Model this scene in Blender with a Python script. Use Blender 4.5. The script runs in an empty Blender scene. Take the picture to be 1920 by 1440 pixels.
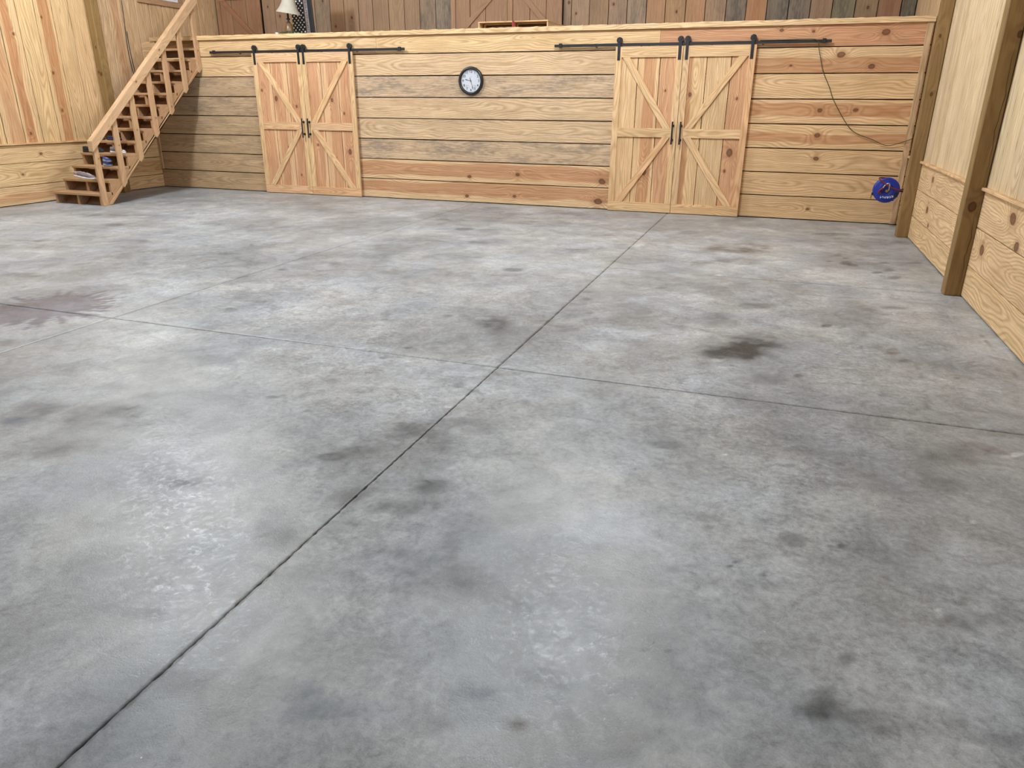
import bpy, bmesh, math, random
import numpy as np
from mathutils import Matrix, Vector

# ------------------------------------------------------------------ camera, world, lights, exposure
scene = bpy.context.scene
C = scene.collection
cam_d = bpy.data.cameras.new('camera')
cam_d.sensor_fit = 'HORIZONTAL'
cam_d.sensor_width = 36.0
cam_d.lens = 1355.27 / 1920 * 36.0
cam_d.clip_start = 0.05
cam = bpy.data.objects.new('camera', cam_d)
C.objects.link(cam)
_r = Vector((0.94231101, 0.33468243, 0.00613423))
_u = Vector((-0.12671725, 0.33969575, 0.93196005))
_f = Vector((-0.30982689, 0.87897353, -0.36250909))
_m = Matrix((_r, _u, -_f)).transposed().to_4x4()
_m.translation = (0, 0, 1.5)
cam.matrix_world = _m
scene.camera = cam

world = bpy.data.worlds.new('world')
scene.world = world
world.use_nodes = True
world.node_tree.nodes['Background'].inputs[0].default_value = (0.75, 0.85, 1.0, 1)
world.node_tree.nodes['Background'].inputs[1].default_value = 0.02

def hall_or_fill_lamp(x, y, z, power, size=0.36):
    ld = bpy.data.lights.new('high_bay_or_fill_lamp', 'POINT')
    ld.shadow_soft_size = size / 2
    ld.energy = power
    ld.color = (0.875, 0.94, 1.0)
    o = bpy.data.objects.new('high_bay_or_fill_lamp', ld)
    o.location = (x, y, z)
    C.objects.link(o)
LZ = 5.0
hall_or_fill_lamp(-7.72, 7.20, LZ, 2300)
hall_or_fill_lamp(-2.01, 7.45, LZ, 1800)
hall_or_fill_lamp(-7.72, 1.10, LZ, 380)  # fill lamp added by guess nearer the camera, no fixture seen
hall_or_fill_lamp(-2.01, 1.10, LZ, 500)  # second guessed fill lamp, likewise unseen
hall_or_fill_lamp(-4.80, -2.6, LZ, 400)  # unseen fill lamp added behind the camera

scene.cycles.max_bounces = 7
scene.cycles.diffuse_bounces = 5
scene.cycles.glossy_bounces = 3
scene.cycles.transmission_bounces = 2
vs = scene.view_settings
vs.view_transform = 'Standard'
vs.look = 'None'
vs.gamma = 1.0
vs.use_curve_mapping = False
vs.exposure = -1.66

# ------------------------------------------------------------------ dimensions (metres)
D = 11.007          # face of the half wall under the loft
XR, XL = 1.583, -10.809
LOFT = 2.52         # top of the loft edge
YB = 13.05          # loft end wall
CEIL = 5.5
YF = -4.5
rng = random.Random(7)

# ------------------------------------------------------------------ node helpers
class NT:
    def __init__(s, name):
        s.mat = bpy.data.materials.new(name)
        s.mat.use_nodes = True
        s.t = s.mat.node_tree
        s.t.nodes.clear()
        s.out = s.t.nodes.new('ShaderNodeOutputMaterial')
        s.b = s.t.nodes.new('ShaderNodeBsdfPrincipled')
        s.t.links.new(s.b.outputs[0], s.out.inputs[0])
    def put(s, sock, v):
        if hasattr(v, 'is_linked') or isinstance(v, bpy.types.NodeSocket):
            s.t.links.new(v, sock)
        elif isinstance(v, (tuple, list)) and len(v) == 3 and len(sock.default_value) == 4:
            sock.default_value = (*v, 1)
        else:
            sock.default_value = v
    def n(s, typ, **kw):
        nd = s.t.nodes.new('ShaderNode' + typ)
        for k, v in kw.items():
            setattr(nd, k, v)
        return nd
    def m(s, op, a, b=None, c=None, clamp=False):
        nd = s.n('Math', operation=op, use_clamp=clamp)
        s.put(nd.inputs[0], a)
        if b is not None: s.put(nd.inputs[1], b)
        if c is not None: s.put(nd.inputs[2], c)
        return nd.outputs[0]
    def xyz(s, x, y, z):
        nd = s.n('CombineXYZ')
        for i, v in enumerate((x, y, z)): s.put(nd.inputs[i], v)
        return nd.outputs[0]
    def noise(s, vec, scale=1.0, detail=2.0, rough=0.5, dist=0.0):
        nd = s.n('TexNoise')
        s.t.links.new(vec, nd.inputs['Vector'])
        nd.inputs['Scale'].default_value = scale
        nd.inputs['Detail'].default_value = detail
        nd.inputs['Roughness'].default_value = rough
        nd.inputs['Distortion'].default_value = dist
        return nd.outputs[0]
    def ss(s, v, lo, hi):
        nd = s.n('MapRange', interpolation_type='SMOOTHSTEP')
        s.put(nd.inputs[0], v); s.put(nd.inputs[1], lo); s.put(nd.inputs[2], hi)
        nd.inputs[3].default_value = 0; nd.inputs[4].default_value = 1
        return nd.outputs[0]
    def ss_down(s, v, lo, hi):
        nd = s.n('MapRange', interpolation_type='SMOOTHSTEP')
        s.put(nd.inputs[0], v); s.put(nd.inputs[1], lo); s.put(nd.inputs[2], hi)
        nd.inputs[3].default_value = 1; nd.inputs[4].default_value = 0
        return nd.outputs[0]
    def mix(s, f, a, b, mode='MIX'):
        nd = s.n('Mix', data_type='RGBA', blend_type=mode)
        s.put(nd.inputs[0], f); s.put(nd.inputs[6], a); s.put(nd.inputs[7], b)
        return nd.outputs[2]
    def attr(s, name):
        return s.n('Attribute', attribute_type='OBJECT', attribute_name=name)
    def bump(s, h, strength, dist=0.01):
        nd = s.n('Bump')
        s.put(nd.inputs['Height'], h)
        nd.inputs['Strength'].default_value = strength
        nd.inputs['Distance'].default_value = dist
        s.t.links.new(nd.outputs[0], s.b.inputs['Normal'])

def plain(name, col, rough=0.5, metal=0.0, var=0.06, spec=0.5, emit=None):
    s = NT(name)
    tc = s.n('TexCoord').outputs['Object']
    f = s.noise(tc, 14, 3)
    s.put(s.b.inputs['Base Color'], s.mix(f, tuple(c * (1 - var) for c in col), tuple(min(1, c * (1 + var)) for c in col)))
    s.b.inputs['Roughness'].default_value = rough
    s.b.inputs['Metallic'].default_value = metal
    s.b.inputs['Specular IOR Level'].default_value = spec
    return s.mat

def wood(name, sap, late, heart, ringf=42.0, ring_amt=0.5, rough=0.62, grain_amt=0.22, stain=(0.165, 0.143, 0.122)):
    """Sawn softwood. Along local X; object properties heart (centre, half width, strength), grey, knot_a..knot_c (x, z, radius)."""
    s = NT(name)
    sp = s.n('SeparateXYZ')
    s.t.links.new(s.n('TexCoord').outputs['Object'], sp.inputs[0])
    x, y, z = sp.outputs
    oi = s.n('ObjectInfo')
    rnd = oi.outputs['Random']
    ox = s.m('MULTIPLY', rnd, 57.0)
    def nz(fx, fz, k, detail=2.0, rough_=0.5):
        return s.noise(s.xyz(s.m('MULTIPLY_ADD', x, fx, ox), s.m('MULTIPLY_ADD', z, fz, s.m('MULTIPLY', rnd, 13.0 + k)), s.m('MULTIPLY_ADD', y, 6.0, k * 3.1)), 1.0, detail, rough_)
    n1 = nz(0.8, 2.4, 1, 2)
    n2 = nz(0.55, 0.6, 2, 2)
    n3 = nz(4.0, 11.0, 3, 3)
    grain = nz(5.0, 170.0, 4, 3, 0.65)
    streak = nz(1.1, 34.0, 5, 3, 0.6)
    blotch = nz(2.2, 6.5, 6, 4)
    zc = s.m('ADD', z, s.m('MULTIPLY', s.m('SUBTRACT', n1, 0.5), 0.30))
    dd = s.m('MULTIPLY', s.m('SUBTRACT', n2, 0.42), 0.9)
    r = s.m('SQRT', s.m('ADD', s.m('MULTIPLY', zc, zc), s.m('MULTIPLY', dd, s.m('MULTIPLY', dd, 0.25))))
    kmask = 0.0
    khalo = 0.0
    krim = 0.0
    for kn in ('knot_a', 'knot_b', 'knot_c'):
        a = s.attr(kn)
        ks = s.n('SeparateXYZ')
        s.t.links.new(a.outputs['Vector'], ks.inputs[0])
        kr = s.m('MAXIMUM', ks.outputs[2], 0.00001)
        dx = s.m('MULTIPLY', s.m('SUBTRACT', x, ks.outputs[0]), 0.72)
        dz = s.m('SUBTRACT', z, ks.outputs[1])
        d = s.m('DIVIDE', s.m('SQRT', s.m('ADD', s.m('MULTIPLY', dx, dx), s.m('MULTIPLY', dz, dz))), kr)
        d = s.m('ADD', d, s.m('MULTIPLY', s.m('SUBTRACT', n3, 0.5), 1.3))
        r = s.m('ADD', r, s.m('MULTIPLY', s.m('POWER', 2.718, s.m('MULTIPLY', s.m('MULTIPLY', d, d), -0.12)), s.m('MULTIPLY', kr, 2.4)))
        kmask = s.m('MAXIMUM', kmask, s.ss_down(d, 0.75, 1.12))
        krim = s.m('MAXIMUM', krim, s.m('MULTIPLY', s.ss(d, 0.45, 0.85), s.ss_down(d, 0.95, 1.2)))
        khalo = s.m('MAXIMUM', khalo, s.ss_down(d, 0.9, 2.8))
    ph = s.m('MULTIPLY_ADD', r, 6.2832 * ringf, s.m('MULTIPLY', n3, 3.0))
    ring = s.m('POWER', s.m('MULTIPLY_ADD', s.m('SINE', ph), 0.5, 0.5), 1.8)
    col = s.mix(s.m('MULTIPLY', ring, ring_amt), sap, late)
    col = s.mix(s.m('MULTIPLY', s.ss(blotch, 0.40, 0.75), 0.35), col, late)
    # heartwood band
    h = s.attr('heart')
    hs = s.n('SeparateXYZ')
    s.t.links.new(h.outputs['Vector'], hs.inputs[0])
    wob = nz(0.9, 0.3, 7, 2)
    wob2 = nz(1.3, 0.3, 8, 2)
    hz = s.m('ABSOLUTE', s.m('ADD', s.m('SUBTRACT', z, hs.outputs[0]), s.m('MULTIPLY', s.m('SUBTRACT', wob, 0.5), 0.10)))
    hw = s.m('MULTIPLY', hs.outputs[1], s.m('MULTIPLY_ADD', wob2, 0.9, 0.55))
    hm = s.m('MULTIPLY', s.ss_down(hz, s.m('SUBTRACT', hw, 0.010), s.m('ADD', hw, 0.010)), s.m('MULTIPLY', hs.outputs[2], s.m('MULTIPLY_ADD', s.m('ADD', ring, streak), 0.25, 0.68)))
    col = s.mix(hm, col, heart)
    # grain and streaks
    g = s.m('MULTIPLY_ADD', s.m('SUBTRACT', grain, 0.5), -grain_amt * 2.0, 1.0)
    g = s.m('MULTIPLY_ADD', s.m('SUBTRACT', streak, 0.5), -grain_amt * 1.5, g)
    # weather staining
    gr = s.attr('grey').outputs['Fac']
    s1 = nz(1.7, 6.0, 9, 5, 0.62)
    s2 = nz(9.0, 55.0, 10, 3, 0.6)
    gm = s.m('MULTIPLY', gr, s.ss(s.m('MULTIPLY_ADD', s2, 0.55, s.m('MULTIPLY', s1, 0.75)), 0.56, 0.82))
    col = s.mix(s.m('MULTIPLY', gr, 0.30), col, tuple(0.5 * a + 0.5 * b for a, b in zip(stain, (0.42, 0.365, 0.295))))
    col = s.mix(s.m('MULTIPLY', gm, 0.72), col, stain)
    col = s.mix(s.m('MULTIPLY', khalo, 0.5), col, tuple(0.8 * c for c in heart))
    col = s.mix(s.m('MULTIPLY', kmask, 0.8), col, (heart[0] * .30, heart[1] * .25, heart[2] * .22))
    col = s.mix(s.m('MULTIPLY', krim, 0.55), col, (heart[0] * .20, heart[1] * .16, heart[2] * .14))
    gc = s.n('CombineColor')
    for i in range(3): s.put(gc.inputs[i], g)
    col = s.mix(1.0, col, gc.outputs[0], 'MULTIPLY')
    col = s.mix(1.0, col, oi.outputs['Color'], 'MULTIPLY')
    s.put(s.b.inputs['Base Color'], col)
    s.b.inputs['Roughness'].default_value = rough
    s.b.inputs['Specular IOR Level'].default_value = 0.25
    s.bump(s.m('ADD', s.m('MULTIPLY', grain, 0.6), s.m('MULTIPLY', ring, 0.4)), 0.18, 0.004)
    return s.mat

M = {}
M['pine'] = wood('pine_planks', (0.74, 0.53, 0.325), (0.43, 0.262, 0.125), (0.44, 0.215, 0.105), ring_amt=0.62, grain_amt=0.42)
M['door'] = wood('pine_door_boards', (0.75, 0.535, 0.33), (0.47, 0.29, 0.145), (0.46, 0.235, 0.125), ring_amt=0.6, grain_amt=0.42)
M['post'] = wood('treated_timber', (0.27, 0.178, 0.080), (0.175, 0.108, 0.044), (0.24, 0.13, 0.05), ringf=30, grain_amt=0.3)
M['stair'] = wood('stair_fir', (0.44, 0.285, 0.165), (0.30, 0.175, 0.09), (0.34, 0.19, 0.10), ringf=55)
M['loft'] = wood('weathered_boards', (0.34, 0.215, 0.13), (0.26, 0.155, 0.09), (0.27, 0.13, 0.075), ringf=36, grain_amt=0.32, stain=(0.10, 0.085, 0.065))
M['dark'] = plain('dark_gap_shade', (0.012, 0.010, 0.009), 0.9, spec=0.1)  # near black, so the shade in gaps and cracks is in the colour
M['black'] = plain('black_powder_coat', (0.012, 0.013, 0.017), 0.42)
M['chrome'] = plain('galvanised_steel', (0.55, 0.55, 0.55), 0.35, 1.0)
M['ceil'] = plain('white_steel_ceiling', (0.62, 0.62, 0.60), 0.6)
M['white'] = plain('white_plastic', (0.80, 0.80, 0.82), 0.4)

def concrete():
    s = NT('trowelled_concrete')
    pos = s.n('NewGeometry').outputs['Position']
    va = s.n('VertexColor', layer_name='stain').outputs[0]
    n1 = s.noise(pos, 0.9, 6, 0.62, 0.6)
    n2 = s.noise(pos, 5.0, 6, 0.68, 0.9)
    n3 = s.noise(pos, 38.0, 4, 0.65, 0.4)
    n4 = s.noise(pos, 190.0, 2, 0.6)
    n5 = s.noise(pos, 15.0, 5, 0.7, 1.2)
    v = s.m('MULTIPLY_ADD', s.m('SUBTRACT', n1, 0.5), 0.60, 1.0)
    v = s.m('MULTIPLY_ADD', s.m('SUBTRACT', n2, 0.5), 1.25, v)
    v = s.m('MULTIPLY_ADD', s.m('SUBTRACT', n3, 0.5), 1.1, v)
    v = s.m('MULTIPLY_ADD', s.m('SUBTRACT', n4, 0.5), 0.60, v)
    v = s.m('MULTIPLY_ADD', s.m('SUBTRACT', n5, 0.5), 1.05, v)
    # pits: sparse dark specks
    vo = s.n('TexVoronoi', feature='F1')
    vo.inputs['Scale'].default_value = 34.0
    s.t.links.new(pos, vo.inputs['Vector'])
    vc = s.n('SeparateColor'); s.t.links.new(vo.outputs['Color'], vc.inputs[0])
    pit = s.m('MULTIPLY', s.ss_down(vo.outputs['Distance'], 0.07, 0.2), s.ss(vc.outputs[0], 0.86, 0.9))
    v = s.m('MULTIPLY_ADD', pit, -0.22, v)
    fleck = s.m('MULTIPLY', s.ss_down(vo.outputs['Distance'], 0.05, 0.09), s.ss_down(vc.outputs[1], 0.008, 0.012))
    cc = s.n('CombineColor')
    for i in range(3): s.put(cc.inputs[i], v)
    hue = s.mix(s.ss(s.noise(pos, 1.7, 3, 0.5, 0.4), 0.35, 0.7), (0.318, 0.321, 0.317), (0.298, 0.313, 0.333))
    col = s.mix(1.0, hue, cc.outputs[0], 'MULTIPLY')
    col = s.mix(1.0, col, va, 'MULTIPLY')
    col = s.mix(fleck, col, (0.7, 0.7, 0.68))
    s.put(s.b.inputs['Base Color'], col)
    rr = s.m('MULTIPLY_ADD', s.ss(n5, 0.3, 0.7), 0.16, 0.31)
    rr = s.m('MULTIPLY_ADD', s.ss(n3, 0.35, 0.65), 0.16, rr)
    s.put(s.b.inputs['Roughness'], rr)
    s.b.inputs['Specular IOR Level'].default_value = 0.5
    s.bump(s.m('ADD', s.m('MULTIPLY', n3, 0.7), s.m('MULTIPLY', n4, 0.35)), 0.22, 0.006)
    return s.mat
M['concrete'] = concrete()

# ------------------------------------------------------------------ object helpers
def link(name, me, mat=None, parent=None, mw=None):
    o = bpy.data.objects.new(name, me)
    C.objects.link(o)
    if mat is not None and me is not None:
        if not me.materials: me.materials.append(mat)
    mw = mw or Matrix.Identity(4)
    if parent is not None:
        o.parent = parent
        o.matrix_parent_inverse = WORLD_OF[parent.name].inverted()
    o.matrix_basis = mw
    WORLD_OF[o.name] = mw.copy()
    return o
WORLD_OF = {}
def tag(o, label=None, cat=None, group=None, kind=None):
    if label: o['label'] = label
    if cat: o['category'] = cat
    if group: o['group'] = group
    if kind: o['kind'] = kind
    return o
def thing(name, label, cat, loc=(0, 0, 0), rz=0.0, group=None):
    o = link(name, None, None, None, Matrix.Translation(loc) @ Matrix.Rotation(rz, 4, 'Z'))
    o.empty_display_size = 0.1
    return tag(o, label, cat, group)
def bm_obj(name, bm, mat, parent=None, mw=None, smooth=False):
    me = bpy.data.meshes.new(name)
    bmesh.ops.recalc_face_normals(bm, faces=bm.faces)
    bm.to_mesh(me); bm.free()
    if smooth:
        for pl in me.polygons: pl.use_smooth = True
    return link(name, me, mat, parent, mw)
def add_box(bm, c, s, rot=None, bev=0.0):
    r = bmesh.ops.create_cube(bm, size=1.0)
    vs_ = r['verts']
    mt = Matrix.Translation(c) @ (rot.to_4x4() if rot is not None else Matrix.Identity(4)) @ Matrix.Diagonal((*s, 1))
    bmesh.ops.transform(bm, matrix=mt, verts=vs_)
    if bev > 0:
        ed = list({e for v in vs_ for e in v.link_edges})
        bmesh.ops.bevel(bm, geom=ed, offset=bev, segments=1, affect='EDGES')
def box(name, c, s, mat, parent=None, bev=0.003, rot=None):
    """A squared piece with its own axes at its centre."""
    bm = bmesh.new()
    add_box(bm, (0, 0, 0), s, None, min(bev, min(s) * 0.3))
    mw = Matrix.Translation(c) @ (rot.to_4x4() if rot is not None else Matrix.Identity(4))
    return bm_obj(name, bm, mat, parent, mw)
def add_cyl(bm, a, b, r, seg=12, r2=None, caps=True):
    a, b = Vector(a), Vector(b)
    d = b - a
    q = d.to_track_quat('Z', 'Y').to_matrix().to_4x4()
    mt = Matrix.Translation((a + b) / 2) @ q
    bmesh.ops.create_cone(bm, cap_ends=caps, segments=seg, radius1=r, radius2=r if r2 is None else r2, depth=d.length, matrix=mt)
def add_lathe(bm, prof, seg=24, mt=None):
    """profile (r, h) about local Z"""
    mt = mt or Matrix.Identity(4)
    rings = []
    for r, h in prof:
        if r < 1e-6: rings.append([bm.verts.new(mt @ Vector((0, 0, h)))])
        else: rings.append([bm.verts.new(mt @ Vector((r * math.cos(2 * math.pi * i / seg), r * math.sin(2 * math.pi * i / seg), h))) for i in range(seg)])
    for A, B in zip(rings, rings[1:]):
        for i in range(seg):
            j = (i + 1) % seg
            if len(A) == 1 and len(B) == 1: continue
            if len(A) == 1: bm.faces.new((A[0], B[i], B[j]))
            elif len(B) == 1: bm.faces.new((A[i], A[j], B[0]))
            else: bm.faces.new((A[i], A[j], B[j], B[i]))
def add_tube(bm, pts, r, seg=8):
    pts = [Vector(p) for p in pts]
    prev = None
    rings = []
    up = Vector((0.13, 0.21, 0.97)).normalized()
    for i, p in enumerate(pts):
        t = (pts[min(i + 1, len(pts) - 1)] - pts[max(i - 1, 0)]).normalized()
        a = t.cross(up)
        if a.length < 0.05: a = t.cross(Vector((1, 0, 0)))
        a.normalize()
        if prev is not None and a.dot(prev) < 0: a = -a
        prev = a
        b = t.cross(a)
        rings.append([bm.verts.new(p + r * (math.cos(2 * math.pi * k / seg) * a + math.sin(2 * math.pi * k / seg) * b)) for k in range(seg)])
    for A, B in zip(rings, rings[1:]):
        for k in range(seg):
            bm.faces.new((A[k], A[(k + 1) % seg], B[(k + 1) % seg], B[k]))
    bm.faces.new(rings[0]); bm.faces.new(list(reversed(rings[-1])))
def smooth_pts(P, n=8):
    """Catmull-Rom through P"""
    P = [Vector(p) for p in P]
    out = []
    for i in range(len(P) - 1):
        p0, p1, p2, p3 = P[max(i - 1, 0)], P[i], P[i + 1], P[min(i + 2, len(P) - 1)]
        for k in range(n):
            t = k / n
            out.append(0.5 * ((2 * p1) + (p2 - p0) * t + (2 * p0 - 5 * p1 + 4 * p2 - p3) * t * t + (3 * p1 - p0 - 3 * p2 + p3) * t ** 3))
    out.append(P[-1])
    return out
def add_prism(bm, poly, axis, a, b):
    """polygon in the plane across axis ('X' takes (y, z); 'Y' takes (x, z)), extruded from a to b"""
    def P(u, v, w): return (w, u, v) if axis == 'X' else (u, w, v)
    A = [bm.verts.new(P(u, v, a)) for u, v in poly]
    B = [bm.verts.new(P(u, v, b)) for u, v in poly]
    f1 = bm.faces.new(A); f2 = bm.faces.new(list(reversed(B)))
    n = len(poly)
    for i in range(n):
        j = (i + 1) % n
        bm.faces.new((A[j], A[i], B[i], B[j]))
    bm.normal_update()
    bmesh.ops.triangulate(bm, faces=[f1, f2], ngon_method='EAR_CLIP')

def board(name, parent, front, ld, nd, L, W, T, mat, tint=(1, 1, 1), heart=None, grey=0.0, knots=None, jit=0.0014, seg=4, cham=0.0025, rag=0.0):
    """One sawn board. front: centre of the visible face; ld along the length; nd the way the face looks. Local X length, -Y face, Z width."""
    ld, nd = Vector(ld).normalized(), Vector(nd).normalized()
    X, Y = ld, -nd
    Z = X.cross(Y)
    c = Vector(front) - nd * (T / 2)
    mw = Matrix((X, Y, Z)).transposed().to_4x4()
    mw.translation = c
    me = bpy.data.meshes.new(name)
    h = T / 2
    vs_, fs = [], []
    for i in range(seg + 1):
        x = -L / 2 + L * i / seg
        t = W / 2 + rng.uniform(-jit, jit) + (rng.uniform(-rag, rag) if rag else 0)
        b = -W / 2 + rng.uniform(-jit, jit)
        vs_ += [(x, h, b), (x, h, t), (x, -h + cham, t), (x, -h, t - cham), (x, -h, b + cham), (x, -h + cham, b)]
    for i in range(seg):
        for k in range(6):
            a, b2 = i * 6 + k, i * 6 + (k + 1) % 6
            fs.append((a, a + 6, b2 + 6, b2))
    fs.append((0, 1, 2, 3, 4, 5)); fs.append(tuple(seg * 6 + k for k in (5, 4, 3, 2, 1, 0)))
    me.from_pydata(vs_, [], fs)
    o = link(name, me, mat, parent, mw)
    o.color = (*tint, 1)
    if heart: o['heart'] = [float(v) for v in heart]
    if grey: o['grey'] = float(grey)
    for kn, kv in zip(('knot_a', 'knot_b', 'knot_c'), knots or ()):
        o[kn] = [float(v) for v in kv]
    return o
def vary(t, a=0.06):
    k = 1 + rng.uniform(-a, a)
    return (t[0] * k, t[1] * k * (1 + rng.uniform(-0.015, 0.015)), t[2] * k * (1 + rng.uniform(-0.03, 0.03)))
def wood_piece(o, tint=(1, 1, 1), heart=None, grey=0.0, knots=None):
    o.color = (*tint, 1)
    if heart: o['heart'] = [float(v) for v in heart]
    if grey: o['grey'] = float(grey)
    for kn, kv in zip(('knot_a', 'knot_b', 'knot_c'), knots or ()): o[kn] = [float(v) for v in kv]
    return o
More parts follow.
